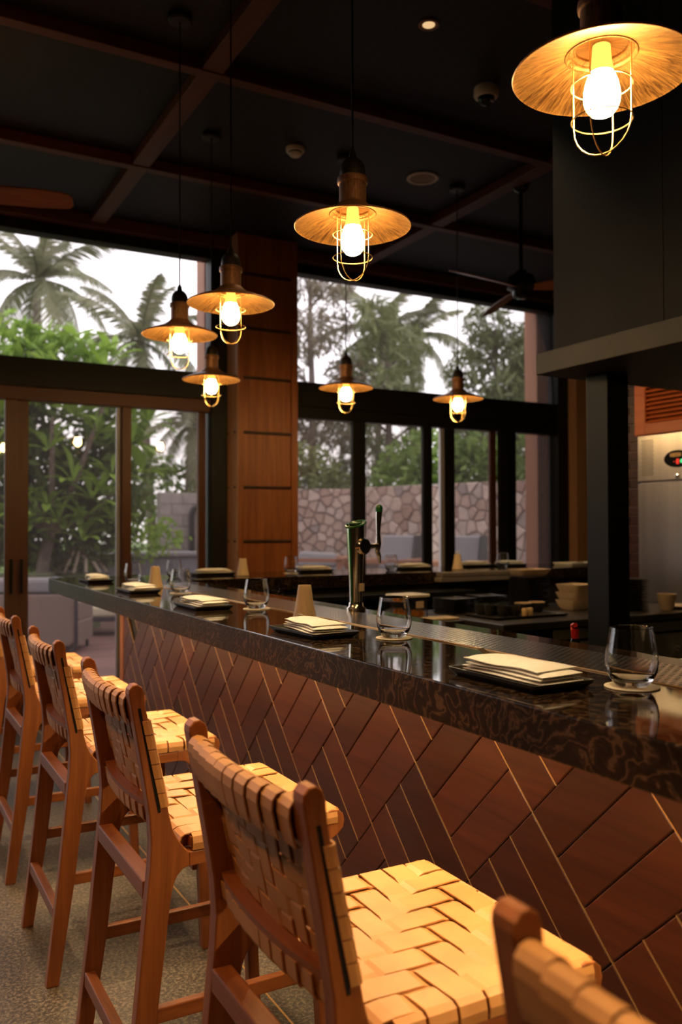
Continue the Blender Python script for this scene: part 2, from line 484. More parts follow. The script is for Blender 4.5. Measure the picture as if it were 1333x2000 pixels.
# ------------------------------------------------------------------ mesh helpers
class MB:
    def __init__(s):
        s.v, s.f = [], []
    def quadbox(s, p):           # 8 points: bottom 4 ccw, top 4 ccw
        k = len(s.v)
        s.v += [tuple(q) for q in p]
        for q in ((3, 2, 1, 0), (4, 5, 6, 7), (0, 1, 5, 4), (1, 2, 6, 5), (2, 3, 7, 6), (3, 0, 4, 7)):
            s.f.append(tuple(k+i for i in q))
        return s
    def box(s, x0, x1, y0, y1, z0, z1):
        return s.quadbox([(x0, y0, z0), (x1, y0, z0), (x1, y1, z0), (x0, y1, z0), (x0, y0, z1), (x1, y0, z1), (x1, y1, z1), (x0, y1, z1)])
    def bar(s, a, b, w, h, upv=(0, 0, 1)):
        a, b = Vector(a), Vector(b)
        d = (b-a).normalized()
        u = Vector(upv)
        sd = d.cross(u).normalized()
        u = sd.cross(d)
        p = []
        for e in (a, b):
            for i, j in ((-1, -1), (1, -1), (1, 1), (-1, 1)):
                p.append(e + sd*(i*w/2) + u*(j*h/2))
        k = len(s.v)
        s.v += [tuple(q) for q in p]
        for q in ((0, 1, 2, 3), (7, 6, 5, 4), (0, 4, 5, 1), (1, 5, 6, 2), (2, 6, 7, 3), (3, 7, 4, 0)):
            s.f.append(tuple(k+i for i in q))
        return s
    def prism(s, poly, a, b, axis='y'):
        n = len(poly)
        k = len(s.v)
        def pt(p, t):
            return {'y': (p[0], t, p[1]), 'z': (p[0], p[1], t), 'x': (t, p[0], p[1])}[axis]
        s.v += [pt(p, a) for p in poly] + [pt(p, b) for p in poly]
        s.f.append(tuple(k+i for i in range(n)))
        s.f.append(tuple(k+n+i for i in reversed(range(n))))
        for i in range(n):
            j = (i+1) % n
            s.f.append((k+i, k+n+i, k+n+j, k+j))
        return s
    def lathe(s, prof, c=(0, 0, 0), seg=24):
        k = len(s.v)
        m = len(prof)
        for i in range(seg):
            a = 2*PI*i/seg
            for r, z in prof:
                s.v.append((c[0]+r*math.cos(a), c[1]+r*math.sin(a), c[2]+z))
        for i in range(seg):
            j = (i+1) % seg
            for q in range(m-1):
                A, B, Cc, D = k+i*m+q, k+j*m+q, k+j*m+q+1, k+i*m+q+1
                if prof[q][0] < 1e-6:
                    s.f.append((A, Cc, D))
                elif prof[q+1][0] < 1e-6:
                    s.f.append((A, B, D))
                else:
                    s.f.append((A, B, Cc, D))
        return s
    def tube(s, path, r, seg=8, closed=False, cap=True):
        P = [Vector(p) for p in path]
        n = len(P)
        rs = r if isinstance(r, (list, tuple)) else [r]*n
        k = len(s.v)
        prev = None
        for i in range(n):
            if closed:
                d = P[(i+1) % n]-P[i-1]
            else:
                d = P[min(i+1, n-1)]-P[max(i-1, 0)]
            d.normalize()
            if prev is None:
                u = d.orthogonal().normalized()
            else:
                u = (prev - d*prev.dot(d)).normalized()
            prev = u
            w = d.cross(u)
            for j in range(seg):
                a = 2*PI*j/seg
                s.v.append(tuple(P[i] + (u*math.cos(a)+w*math.sin(a))*rs[i]))
        for i in range(n if closed else n-1):
            i2 = (i+1) % n
            for j in range(seg):
                j2 = (j+1) % seg
                s.f.append((k+i*seg+j, k+i*seg+j2, k+i2*seg+j2, k+i2*seg+j))
        if cap and not closed:
            s.f.append(tuple(k+j for j in reversed(range(seg))))
            s.f.append(tuple(k+(n-1)*seg+j for j in range(seg)))
        return s
    def strap(s, path, wdir, width, th):
        """ribbon of rectangular section; wdir constant width direction"""
        P = [Vector(p) for p in path]
        W = Vector(wdir).normalized()*(width/2)
        n = len(P)
        k = len(s.v)
        for i in range(n):
            d = (P[min(i+1, n-1)]-P[max(i-1, 0)]).normalized()
            nn = W.cross(d).normalized()*(th/2)
            for q in (P[i]-W-nn, P[i]+W-nn, P[i]+W+nn, P[i]-W+nn):
                s.v.append(tuple(q))
        for i in range(n-1):
            for j in range(4):
                j2 = (j+1) % 4
                s.f.append((k+i*4+j, k+(i+1)*4+j, k+(i+1)*4+j2, k+i*4+j2))
        s.f.append((k, k+1, k+2, k+3))
        e = k+(n-1)*4
        s.f.append((e+3, e+2, e+1, e))
        return s
    def mesh(s, name, smooth=False):
        me = bpy.data.meshes.new(name)
        me.from_pydata(s.v, [], s.f)
        me.validate()
        bm = bmesh.new()
        bm.from_mesh(me)
        bmesh.ops.recalc_face_normals(bm, faces=bm.faces)
        bm.to_mesh(me)
        bm.free()
        if smooth:
            me.polygons.foreach_set('use_smooth', [True]*len(me.polygons))
            try:
                me.set_sharp_from_angle(angle=math.radians(40))
            except Exception:
                pass
        return me
    def build(s, name, mat, parent=None, smooth=False, bevel=0.0, loc=None):
        return put(name, s.mesh(name, smooth), mat, parent, bevel, loc)

def put(name, me, mat, parent=None, bevel=0.0, loc=None, rot=None):
    o = bpy.data.objects.new(name, me)
    COL.objects.link(o)
    if mat is not None and not me.materials:
        me.materials.append(MT[mat] if isinstance(mat, str) else mat)
    if parent is not None:
        o.parent = parent
    if loc is not None:
        o.location = loc
    if rot is not None:
        o.rotation_euler = rot
    if bevel:
        bv = o.modifiers.new('bevel', 'BEVEL')
        bv.width = bevel
        bv.segments = 2
        bv.limit_method = 'ANGLE'
        bv.angle_limit = math.radians(50)
    return o

def tag(o, label=None, cat=None, group=None, kind=None):
    if label:
        o['label'] = label
    if cat:
        o['category'] = cat
    if group:
        o['group'] = group
    if kind:
        o['kind'] = kind
    return o

def thing(name, label, cat, loc=(0, 0, 0), rz=0.0, group=None):
    o = bpy.data.objects.new(name, None)
    COL.objects.link(o)
    o.empty_display_size = 0.1
    o.location = loc
    o.rotation_euler = (0, 0, rz)
    return tag(o, label, cat, group)

def struct(name, loc=(0, 0, 0)):
    o = bpy.data.objects.new(name, None)
    COL.objects.link(o)
    o.location = loc
    o['kind'] = 'structure'
    return o

KIDS = {}
def copy_tree(o, parent=None):
    c = o.copy()
    COL.objects.link(c)
    if parent is not None:
        c.parent = parent
    for ch in [q for q in ALLOBJ() if q.parent == o]:
        copy_tree(ch, c)
    return c
def ALLOBJ():
    return list(COL.objects)

def clone(o, loc, rz=0.0, label=None, tree=None):
    """tree = precollected list of (child, parent) pairs"""
    c = o.copy()
    COL.objects.link(c)
    c.location = loc
    c.rotation_euler = (0, 0, rz)
    if label:
        c['label'] = label
    mp = {o: c}
    for ch, pa in tree:
        d = ch.copy()
        COL.objects.link(d)
        d.parent = mp[pa]
        mp[ch] = d
    return c
def tree_of(o):
    out = []
    ks = {}
    for q in COL.objects:
        if q.parent is not None:
            ks.setdefault(q.parent, []).append(q)
    def rec(p):
        for q in ks.get(p, []):
            out.append((q, p))
            rec(q)
    rec(o)
    return out

# ================================================================== SETTING
ZC = 3.75          # ceiling
YW = 6.60          # window wall
fl = MB().box(-3.2, 6.6, -3.2, 6.62, -0.12, 0.0).build('floor', 'terrazzo')
tag(fl, kind='structure')
MB().box(1.064, 1.070, -3.0, 6.5, 0.0, 0.0012).build('floor_joint_strip', 'brass_and_glint', fl)
ce = MB().box(-3.2, 6.6, -3.2, 6.62, ZC, ZC+0.1).build('ceiling', 'woven_ceiling')
tag(ce, kind='structure')
for y in (-1.04, 0.24, 1.52, 2.80, 4.08, 5.36):
    MB().box(-3.18, 6.58, y-0.035, y+0.035, ZC-0.07, ZC-0.0005).build('beam', 'beam_wood', ce, bevel=0.004)
MB().box(-3.18, 6.58, 6.48, 6.575, ZC-0.09, ZC-0.0005).build('beam', 'beam_wood', ce, bevel=0.004)
for x in (-0.76, 1.51, 3.78, 6.05):
    MB().box(x-0.055, x+0.055, -3.18, 6.475, ZC-0.064, ZC-0.0005).build('beam', 'beam_wood_y', ce, bevel=0.004)
tag(MB().box(-3.35, -3.2, -3.2, 6.6, 0, ZC+0.1).build('wall_left', 'wall_dark'), kind='structure')
tag(MB().box(-3.35, 6.75, -3.35, -3.2, 0, ZC+0.1).build('wall_back', 'wall_dark'), kind='structure')
tag(MB().box(6.6, 6.75, -3.2, 6.6, 0, ZC+0.1).build('wall_right', 'wall_dark'), kind='structure')

# ---- window bays on the far wall
ZH, ZT, ZL = 3.58, 2.65, 2.34
def bay(root, x0, x1, stiles, panes, mat_f, jamb_l, jamb_r):
    MB().box(x0, x1, YW-0.03, YW+0.10, ZH, ZC).build('head_frame', 'dark_frame', root, bevel=0.004)
    MB().box(x0, x1, YW-0.035, YW+0.10, ZL+0.10, ZT).build('transom_bar', 'dark_frame', root, bevel=0.004)
    MB().box(x0, x1, YW-0.02, YW+0.09, ZL, ZL+0.098).build('door_head', mat_f, root, bevel=0.004)
    MB().box(x0, x1, YW-0.02, YW+0.09, 0.0, 0.03).build('sill_track', mat_f, root)
    for a, b_ in (jamb_l, jamb_r):
        MB().box(a, b_, YW-0.05, YW+0.10, 0.0, ZC-0.002).build('jamb', 'dark_frame', root, bevel=0.004)
    MB().box(jamb_l[1], jamb_r[0], YW+0.030, YW+0.038, ZT, ZH).build('transom_pane', 'pane_clear', root)
    for a, b_, y in stiles:
        MB().box(a, b_, y, y+0.045, 0.031, ZL-0.001).build('stile', mat_f, root, bevel=0.003)
    for a, b_, y in panes:
        MB().box(a, b_, y+0.018, y+0.026, 0.10, ZL-0.002).build('pane', 'pane_tint', root)
        MB().box(a, b_, y, y+0.045, 0.031, 0.10).build('bottom_rail', mat_f, root)
w1 = struct('window_1')
bay(w1, -3.2, 2.571,
    [(-0.10, 0.0, YW), (0.882, 0.965, YW), (0.967, 1.051, YW+0.047), (1.725, 1.805, YW+0.047), (1.730, 1.800, YW), (2.36, 2.42, YW+0.047)],
    [(-1.2, -0.10, YW), (0.0, 0.882, YW), (1.051, 1.725, YW+0.047), (1.805, 2.36, YW+0.047)],
    'bronze_frame', (-3.2, -3.1), (2.439, 2.571))
for x in (0.915, 0.985):
    MB().box(x, x+0.022, YW-0.018, YW+0.0, 0.93, 1.18).build('pull_handle', 'black_metal', w1, bevel=0.004)
MB().box(1.700, 1.7245, YW+0.052, YW+0.086, 0.10, ZL-0.002).build('glazing_edge', 'glass_edge', w1)
w2 = struct('window_2')
bay(w2, 3.10, 6.28,
    [(3.774, 3.905, YW), (4.528, 4.626, YW), (4.801, 4.920, YW+0.047), (5.427, 5.545, YW), (5.547, 5.673, YW+0.047)],
    [(3.11, 3.774, YW), (3.905, 4.528, YW), (4.920, 5.427, YW+0.047), (5.673, 6.143, YW+0.047)],
    'dark_frame', (3.10, 3.20), (6.143, 6.28))
MB().box(5.352, 5.426, YW+0.052, YW+0.086, 0.10, ZL-0.002).build('glazing_edge', 'bronze_frame', w2)
MB().box(4.755, 4.800, YW+0.052, YW+0.086, 0.031, ZL-0.002).build('glazing_edge', 'glass_edge', w2)

# ---- timber column with ladder rungs
co = thing('timber_column', 'square reddish timber column with dark ladder rungs between the two window bays', 'column', (2.835, 6.46, 0))
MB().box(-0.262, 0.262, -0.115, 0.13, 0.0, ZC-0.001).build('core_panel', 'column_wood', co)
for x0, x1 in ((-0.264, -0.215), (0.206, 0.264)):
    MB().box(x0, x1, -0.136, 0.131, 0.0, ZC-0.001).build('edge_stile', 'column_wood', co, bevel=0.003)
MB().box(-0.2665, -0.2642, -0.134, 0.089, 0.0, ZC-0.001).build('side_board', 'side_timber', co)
for z in (0.42, 0.86, 1.297, 1.727, 2.163, 2.60, 2.995, 3.43):
    MB().tube([(-0.213, -0.124, z), (0.204, -0.124, z)], 0.012, 10).build('rung', 'rung_wood', co, True)
    MB().tube([(-0.2660, -0.085, z), (-0.2745, -0.085, z)], 0.011, 10).build('peg', 'rung_wood', co, True)
    MB().tube([(-0.2660, 0.06, z), (-0.2715, 0.06, z)], 0.008, 8).build('peg', 'rung_wood', co, True)
# right pilaster
pi_ = thing('timber_pilaster', 'plain timber pilaster right of the windows beside the black kitchen post', 'pilaster', (6.40, 6.5, 0))
MB().box(-0.118, 0.11, -0.06, 0.09, 0, ZC-0.001).build('board', 'side_timber', pi_, bevel=0.003)
MB().box(0.112, 0.198, -0.04, 0.09, 0, ZC-0.001).build('dark_board', 'dark_frame', pi_, bevel=0.003)  # dark strip between the pilaster and the side wall

# ================================================================== BAR
BX, BZ, BT = 0.982, 1.10, 1.02      # front edge, top, underside
PXX = 1.33                          # face of planks
ct = thing('countertop', 'polished dark brown marble countertop of the L-shaped bar', 'countertop', (0, 0, 0))
MB().prism([(BX, -0.7), (1.63, -0.7), (1.63, 4.82), (5.3, 4.82), (5.3, 5.46), (BX, 5.46)], BT, BZ, 'z').build('slab', 'marble', ct, bevel=0.003)
ls = MB().box(1.020, 1.034, -0.65, 5.40, BT-0.0009, BT-0.0004).build('led_strip', 'led_warm', ct)
tag(ls, 'warm light strip under the front lip')
gr = MB().box(1.335, 1.535, -0.6, 4.45, BZ+0.0004, BZ+0.0024).build('drip_grille', 'perforated_steel', ct)
tag(gr, 'perforated stainless drip grille')
MB().box(1.331, 1.3345, -0.6, 4.45, BZ+0.0004, BZ+0.003).build('grille_edge', 'brass_and_glint', gr)

bc = thing('bar_counter', 'L-shaped bar base clad in dark wood planks laid in diagonal basket weave', 'bar')
MB().prism([(PXX+0.016, -0.7), (1.60, -0.7), (1.60, 4.86), (5.3, 4.86), (5.3, 5.10), (PXX+0.016, 5.10)], 0.0, BT-0.002, 'z').build('core', 'joint', bc)
MB().box(PXX-0.004, PXX+0.05, 5.045, 5.108, 0.0, BT-0.003).build('corner_post', 'teak_z', bc, bevel=0.003)

def clip(poly, a, b_, c):          # keep a*y+b*z<=c
    out = []
    for i in range(len(poly)):
        p, q = poly[i], poly[(i+1) % len(poly)]
        dp, dq = a*p[0]+b_*p[1]-c, a*q[0]+b_*q[1]-c
        if dp <= 0:
            out.append(p)
        if dp*dq < 0:
            t = dp/(dp-dq)
            out.append((p[0]+t*(q[0]-p[0]), p[1]+t*(q[1]-p[1])))
    return out
def offset_in(poly, d):
    n = len(poly)
    area = sum(poly[i][0]*poly[(i+1) % n][1]-poly[(i+1) % n][0]*poly[i][1] for i in range(n))
    if area < 0:
        poly = poly[::-1]
    res = poly
    for i in range(n):
        p, q = poly[i], poly[(i+1) % n]
        ex, ey = q[0]-p[0], q[1]-p[1]
        L = math.hypot(ex, ey)
        if L < 1e-6:
            continue
        nx, ny = ey/L, -ex/L       # outward normal (ccw)
        res = clip(res, nx, ny, nx*p[0]+ny*p[1]-d)
        if len(res) < 3:
            return []
    return res

S3 = 0.4735                      # block size in u,v units
U0, V0 = 2.267, 0.7567
def plank(u0, u1, v0, v1):
    poly = [((u+v)/2, (u-v)/2) for u, v in ((u0, v0), (u1, v0), (u1, v1), (u0, v1))]
    for a, b_, c in ((1, 0, 5.040), (-1, 0, 0.65), (0, 1, BT-0.004), (0, -1, -0.02)):
        poly = clip(poly, a, b_, c)
        if len(poly) < 3:
            return None
    cl = []
    for p in poly:
        if not cl or math.hypot(p[0]-cl[-1][0], p[1]-cl[-1][1]) > 1e-4:
            cl.append(p)
    if len(cl) < 3:
        return None
    outer = offset_in(cl, 0.0012)
    inner = offset_in(cl, 0.0038)
    if len(outer) < 3 or len(inner) < 3 or len(outer) != len(inner):
        return None
    cy = sum(p[0] for p in outer)/len(outer)
    cz = sum(p[1] for p in outer)/len(outer)
    # align start vertices
    def k0(poly):
        return min(range(len(poly)), key=lambda i: (round(poly[i][0]+0.37*poly[i][1], 5)))
    a = k0(outer); outer = outer[a:]+outer[:a]
    a = k0(inner); inner = inner[a:]+inner[:a]
    m = MB()
    n = len(outer)
    dx = random.uniform(-0.0008, 0.0008)
    for X, pl in ((0.0155, outer), (0.0022+dx, outer), (dx, inner)):
        m.v += [(X, p[0]-cy, p[1]-cz) for p in pl]
    for r in range(2):
        for i in range(n):
            j = (i+1) % n
            m.f.append((r*n+i, r*n+j, (r+1)*n+j, (r+1)*n+i))
    m.f.append(tuple(2*n+i for i in range(n)))
    return m, cy, cz
w3 = S3/3
for bi in range(-8, 12):
    for bj in range(-8, 12):
        u0, v0 = U0+bi*S3, V0+bj*S3
        yc, zc = (u0+v0+S3)/2, (u0-v0)/2
        if yc < -1.1 or yc > 5.5 or zc < -0.4 or zc > 1.45:
            continue
        for k in range(3):
            if (bi+bj) % 2 == 0:
                r = plank(u0+k*w3, u0+(k+1)*w3, v0, v0+S3)
            else:
                r = plank(u0, u0+S3, v0+k*w3, v0+(k+1)*w3)
            if r:
                r[0].build('plank', 'plank', bc, loc=(PXX, r[1], r[2]))
# gold strips paint the light caught on joints running to the near end
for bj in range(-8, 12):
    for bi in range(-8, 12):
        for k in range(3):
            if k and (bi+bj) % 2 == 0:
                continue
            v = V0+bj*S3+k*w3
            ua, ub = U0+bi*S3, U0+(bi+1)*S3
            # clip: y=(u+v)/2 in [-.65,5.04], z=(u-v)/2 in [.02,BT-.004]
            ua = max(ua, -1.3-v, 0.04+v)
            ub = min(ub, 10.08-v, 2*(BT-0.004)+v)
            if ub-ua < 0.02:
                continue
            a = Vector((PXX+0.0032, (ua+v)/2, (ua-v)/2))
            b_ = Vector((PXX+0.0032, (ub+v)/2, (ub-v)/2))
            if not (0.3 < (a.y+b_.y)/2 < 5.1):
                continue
            MB().bar(a-((a+b_)/2), b_-((a+b_)/2), 0.0034, 0.006, (1, 0, 0)).build('groove_glint_strip', 'brass_and_glint', bc, loc=(a+b_)/2)

# ================================================================== STOOLS
def make_stool():
    t = thing('bar_stool', '', 'stool', (0.78, 1.275, 0), 0, 'woven leather bar stools along the bar')
    X = 0.78
    HW, TH = 0.245, 0.034
    rear = [(.492, 0), (.530, 0), (.576, .307), (.606, .561), (.614, .600), (.622, .617), (.635, .630), (.650, .634),
            (.650, .666), (.640, .676), (.626, .694), (.612, .722), (.604, .752), (.598, .785), (.571, .90), (.549, 1.0), (.546, 1.035), (.541, 1.048), (.531, 1.055),
            (.520, 1.054), (.512, 1.045), (.511, 1.034), (.528, .94), (.546, .837), (.558, .76), (.562, .70), (.559, .642), (.552, .572), (.527, .309)]
    front = [(.992, 0), (1.026, 0), (1.012, .30), (1.004, .56), (1.006, .612), (1.018, .630), (1.036, .640), (1.050, .654), (1.054, .672), (1.050, .689), (1.038, .699), (1.020, .702), (1.006, .700),
             (1.000, .672), (.905, .666), (.905, .636), (.930, .632), (.948, .618), (.956, .60), (.962, .56), (.978, .30)]
    rear = [(a-X, z) for a, z in rear]
    front = [(a-X, z) for a, z in front]
    for s in (-1, 1):
        y0, y1 = sorted((s*HW, s*(HW-TH)))
        r = MB().prism(rear, y0, y1).build('rear_leg', 'teak_z', t, bevel=0.003)
        MB().prism(front, y0, y1).build('front_leg', 'teak_z', t, bevel=0.003)
        MB().prism([(.650-X, .634), (.905-X, .636), (.905-X, .666), (.650-X, .666)], y0, y1).build('side_rail', 'teak_x', t, bevel=0.002)
        MB().box(.655-X, 1.008-X, y0+0.004, y1-0.004, .674, .697).build('seat_rail', 'teak_x', t)
        # slot between the wrapped slat and the post
        yo = s*(HW+0.0006)
        sl = MB()
        pa, pb = Vector((.534-X, yo, 1.002)), Vector((.580-X, yo, .766))
        sl.bar(pa, pb, 0.0012, 0.006, Vector((1, 0, 0.2)))
        sl.build('strap_slot', 'slot', r)
        ys = s*0.285*0
        MB().bar((.560-X, s*(HW-TH/2), .312), (.985-X, s*(HW-TH/2), .312), 0.022, 0.034).build('side_stretcher', 'teak_x', t, bevel=0.003)
    yi = HW-TH-0.0005
    MB().box(.552-X, .590-X, -yi, yi, .565, .607).build('rear_stretcher', 'teak_y', t, bevel=0.003)
    MB().box(.517-X, .545-X, -yi, yi, .188, .226).build('rear_stretcher', 'teak_y', t, bevel=0.003)
    MB().box(.968-X, .996-X, -yi, yi, .255, .295).build('front_stretcher', 'teak_y', t, bevel=0.003)
    MB().box(.968-X, .998-X, -yi, yi, .600, .640).build('front_rail', 'teak_y', t, bevel=0.003)
    # ---- back rest: bowed rails
    def bow(y, b=0.020):
        return -b*(1-(y/yi)**2)
    def rail(z0, z1, xf0, xf1, dep, name):
        m = MB()
        N = 10
        for i in range(N+1):
            y = -yi+2*yi*i/N
            o = bow(y)
            m.v += [(xf0-dep-X+o, y, z0), (xf0-X+o, y, z0), (xf1-X+o, y, z1), (xf1-dep-X+o, y, z1)]
        for i in range(N):
            for j in range(4):
                j2 = (j+1) % 4
                m.f.append((i*4+j, (i+1)*4+j, (i+1)*4+j2, i*4+j2))
        m.f.append((0, 1, 2, 3)); m.f.append((N*4+3, N*4+2, N*4+1, N*4))
        return m.build(name, 'teak_y', t)
    rail(.972, 1.020, .550, .542, .026, 'top_rail')
    rail(.728, .776, .606, .596, .026, 'lower_back_rail')
    def xs(z):                     # panel plane
        return .551 + (1.0-z)*(.602-.551)/(.76-1.0)*-1 if False else .551+(1.0-z)*0.215
    nv, nh = 10, 6
    pv = 2*yi/nv
    zh0, zh1 = .792, .958
    ph = (zh1-zh0)/(nh-1)
    th = 0.003
    A = 0.0021
    for i in range(nv):
        y = -yi+pv*(i+0.5)
        o = bow(y)-X
        P = []
        P += [(.523+o, .962), (.518+o, .976), (.512+o, 1.004), (.513+o, 1.018), (.519+o, 1.026), (.528+o, 1.0285), (.537+o, 1.026), (.544+o, 1.019), (.5475+o, 1.005), (.5535+o, .980)]
        for j in reversed(range(nh)):
            z = zh0+ph*j
            s_ = A if ((i+j) % 4 < 2) else -A
            for dz in (0.30, -0.30):
                P.append((xs(z+dz*ph)+s_+o, z+dz*ph))
        P += [(.6035+o, .768), (.609+o, .745), (.610+o, .733), (.606+o, .7245), (.594+o, .7225), (.582+o, .7245), (.5775+o, .732), (.5735+o, .762)]
        MB().strap([(a, y, z) for a, z in P], (0, 1, 0), pv*0.885, th).build('back_strap', 'leather', t)
    for j in range(nh):
        z = zh0+ph*j
        P = []
        xf = xs(z)-X
        def side(s):
            q = [(xf-0.017, s*(HW+0.002)), (xf-0.006, s*(HW+0.0024)), (xf+0.001, s*(HW+0.0005)), (xf+0.0042, s*(HW-0.006)), (xf+0.0044, s*(HW-TH+0.006)), (xf+0.001, s*(HW-TH-0.001))]
            return q
        P += side(-1)
        for i in range(nv):
            y = -yi+pv*(i+0.5)
            s_ = -A if ((i+j) % 4 < 2) else A
            for dy in (-0.28, 0.28):
                yy = y+dy*pv
                P.append((xf+bow(yy)+s_, yy))
        P += side(1)[::-1]
        MB().strap([(a, y, z) for a, y in P], (-0.21, 0, 1), ph*0.94, th).build('back_strap', 'leather', t)
    # ---- seat: rails and woven straps
    MB().box(.640-X, .664-X, -yi, yi, .668, .696).build('seat_rail', 'teak_y', t)
    MB().box(1.008-X, 1.040-X, -yi, yi, .664, .697).build('seat_rail', 'teak_y', t)
    na, nb = 8, 7
    x0, x1 = .655, 1.035
    pa = 2*(yi+0.022)/na          # straps running front to back, spaced in y
    pb = (x1-x0)/nb               # straps running side to side, spaced in x
    B = 0.0042
    def sag(x, y):
        return .7005 - 0.010*(1-(y/HW)**2)*(1-((x-.84)/.22)**2)
    for i in range(na):
        y = -(yi+0.022)+pa*(i+0.5)
        inner = abs(y) < yi-0.02
        P = [(.633, .668), (.631, .684), (.636, .697), (.645, .7015)]
        for j in range(nb):
            x = x0+pb*(j+0.5)
            s_ = B if ((i-j) % 4 < 2) else -B
            for dx in (-0.28, 0.28):
                xx = x+dx*pb
                P.append((xx, sag(xx, y)+s_))
        P += [(1.036, .7015), (1.044, .697), (1.0475, .684), (1.0455, .667), (1.038, .660)]
        MB().strap([(a-X, y, z) for a, z in P], (0, 1, 0), pa*0.90, th).build('seat_strap', 'leather', t)
    for j in range(nb):
        x = x0+pb*(j+0.5)
        P = [(-HW+0.010, .6695), (-HW-0.0015, .670), (-HW-0.0022, .684), (-HW+0.002, .698), (-HW+0.012, .7035)]
        Q = []
        for i in range(na):
            y = -(yi+0.022)+pa*(i+0.5)
            s_ = -B if ((i-j) % 4 < 2) else B
            for dy in (-0.28, 0.28):
                yy = y+dy*pa
                if abs(yy) < HW-0.014:
                    Q.append((yy, sag(x, yy)+s_))
        P = P+Q+[(-y, z) for y, z in reversed(P)]
        MB().strap([(x-X, y, z) for y, z in P], (1, 0, 0), pb*0.90, th).build('seat_strap', 'leather', t)
    return t
st0 = make_stool()
st_tree = tree_of(st0)
stool_spots = [
    (1.275, 'woven tan leather bar stool, second from the front, its whole seat and back in view'),
    (0.395, 'blurred bar stool nearest the viewer, its back cut off by the bottom right corner'),
    (2.135, 'woven tan leather bar stool, third from the front, left of the second one'),
    (2.995, 'woven tan leather bar stool, fourth from the front, near the left edge'),
    (3.865, 'bar stool cut by the left edge, fifth from the front'),
    (4.74, 'farthest bar stool, only its lit woven seat showing beside the wooden bar end post'),
]
for i, (y, lab) in enumerate(stool_spots):
    if i == 0:
        st0.location = (0.78, y, 0)
        st0['label'] = lab
    else:
        clone(st0, (0.78, y, 0), 0.0, lab, st_tree)

# ================================================================== PENDANTS
def make_pendant():
    # origin at ceiling above lamp; rim height 2.28
    t = thing('pendant_lamp', '', 'lamp', (0, 0, ZC), 0, 'caged pendant lamps over the bar')
    zr = 2.28-ZC
    R = 0.17
    MB().lathe([(0.0, -0.001), (0.055, -0.001), (0.055, -0.022), (0.048, -0.03), (0.006, -0.032)], seg=24).build('ceiling_canopy', 'cap_dark', t, True)
    MB().tube([(0, 0, -0.03), (0, 0, zr+0.225)], 0.0035, 8).build('cord', 'cord', t, True)
    prof_out = [(R, 0.0), (R+0.002, 0.002), (R, 0.005), (0.150, 0.014), (0.120, 0.026), (0.092, 0.036), (0.070, 0.043), (0.062, 0.052), (0.050, 0.060), (0.046, 0.066)]
    prof_in = [(R, 0.0), (R-0.002, 0.0025), (0.148, 0.0105), (0.118, 0.0225), (0.090, 0.0325), (0.067, 0.0395), (0.060, 0.046), (0.058, 0.050), (0.052, 0.052), (0.050, 0.058), (0.0, 0.060)]
    sh = MB().lathe([(r, z+zr) for r, z in prof_out], seg=64).build('shade', 'copper_out', t, True)
    MB().lathe([(r, z+zr) for r, z in prof_in], seg=64).build('shade_lining', 'gold_in', sh, True)
    for rr_, zz_ in ((0.0675, 0.0385), (0.0600, 0.0450), (0.0510, 0.0520)):
        MB().tube([(rr_*math.cos(2*PI*k/40), rr_*math.sin(2*PI*k/40), zz_+zr) for k in range(40)], 0.0022, 6, closed=True).build('lining_ring', 'gold_in', sh, True)
    MB().lathe([(0.046, 0.066+zr), (0.040, 0.070+zr), (0.040, 0.125+zr), (0.0445, 0.128+zr), (0.0455, 0.136+zr), (0.0445, 0.144+zr), (0.037, 0.148+zr)], seg=32).build('socket_housing', 'copper_out', t, True)
    MB().lathe([(0.037, 0.148+zr), (0.038, 0.160+zr), (0.036, 0.176+zr), (0.030, 0.190+zr), (0.020, 0.200+zr), (0.012, 0.204+zr), (0.009, 0.222+zr), (0.004, 0.232+zr), (0.0, 0.232+zr)], seg=28).build('socket_cap', 'cap_dark', t, True)
    # bulb
    MB().lathe([(0.0, 0.058+zr), (0.017, 0.056+zr), (0.018, 0.040+zr), (0.020, 0.020+zr), (0.024, 0.002+zr)], seg=20).build('bulb_neck', 'bulb_neck', t, True)
    MB().lathe([(0.024, 0.002+zr), (0.031, -0.018+zr), (0.035, -0.038+zr), (0.0345, -0.052+zr), (0.030, -0.066+zr), (0.021, -0.077+zr), (0.010, -0.082+zr), (0.0, -0.083+zr)], seg=20).build('bulb', 'bulb', t, True)
    # cage
    cg = MB()
    Rc = 0.058
    for a in (0.4, 0.4+PI/2):
        p = []
        for k in range(5):
            p.append((Rc, 0.044-0.034*k))
        for k in range(1, 12):
            q = PI*k/12
            p.append((Rc*math.cos(q), -0.094-0.062*math.sin(q)))
        for k in range(5):
            p.append((-Rc, -0.092+0.034*k))
        cg.tube([(r*math.cos(a), r*math.sin(a), z+zr) for r, z in p], 0.0015, 6)
    for z in (-0.022, -0.090):
        cg.tube([(Rc*math.cos(2*PI*k/28), Rc*math.sin(2*PI*k/28), z+zr) for k in range(28)], 0.0015, 6, closed=True)
    cg.build('wire_cage', 'cage_wire', t, True)
    return t
pe0 = make_pendant()
pe_tree = tree_of(pe0)
lamps = [(1.249, 1.205, 'largest caged pendant lamp, in the top right corner'),
         (1.245, 2.175, 'caged copper pendant lamp hanging in the middle, left of the round ceiling speaker'),
         (1.253, 3.155, 'caged pendant lamp in front of the timber column, overlapping a smaller one at its left'),
         (1.250, 3.775, 'caged pendant lamp hanging before the left transom window'),
         (1.795, 4.83, 'small caged pendant lamp at the left foot of the lamp cluster before the timber column'),
         (2.650, 4.72, 'small caged pendant lamp hanging just below the middle lamp before the right windows'),
         (3.555, 4.764, 'small caged pendant lamp farthest right, in front of the open door gap')]
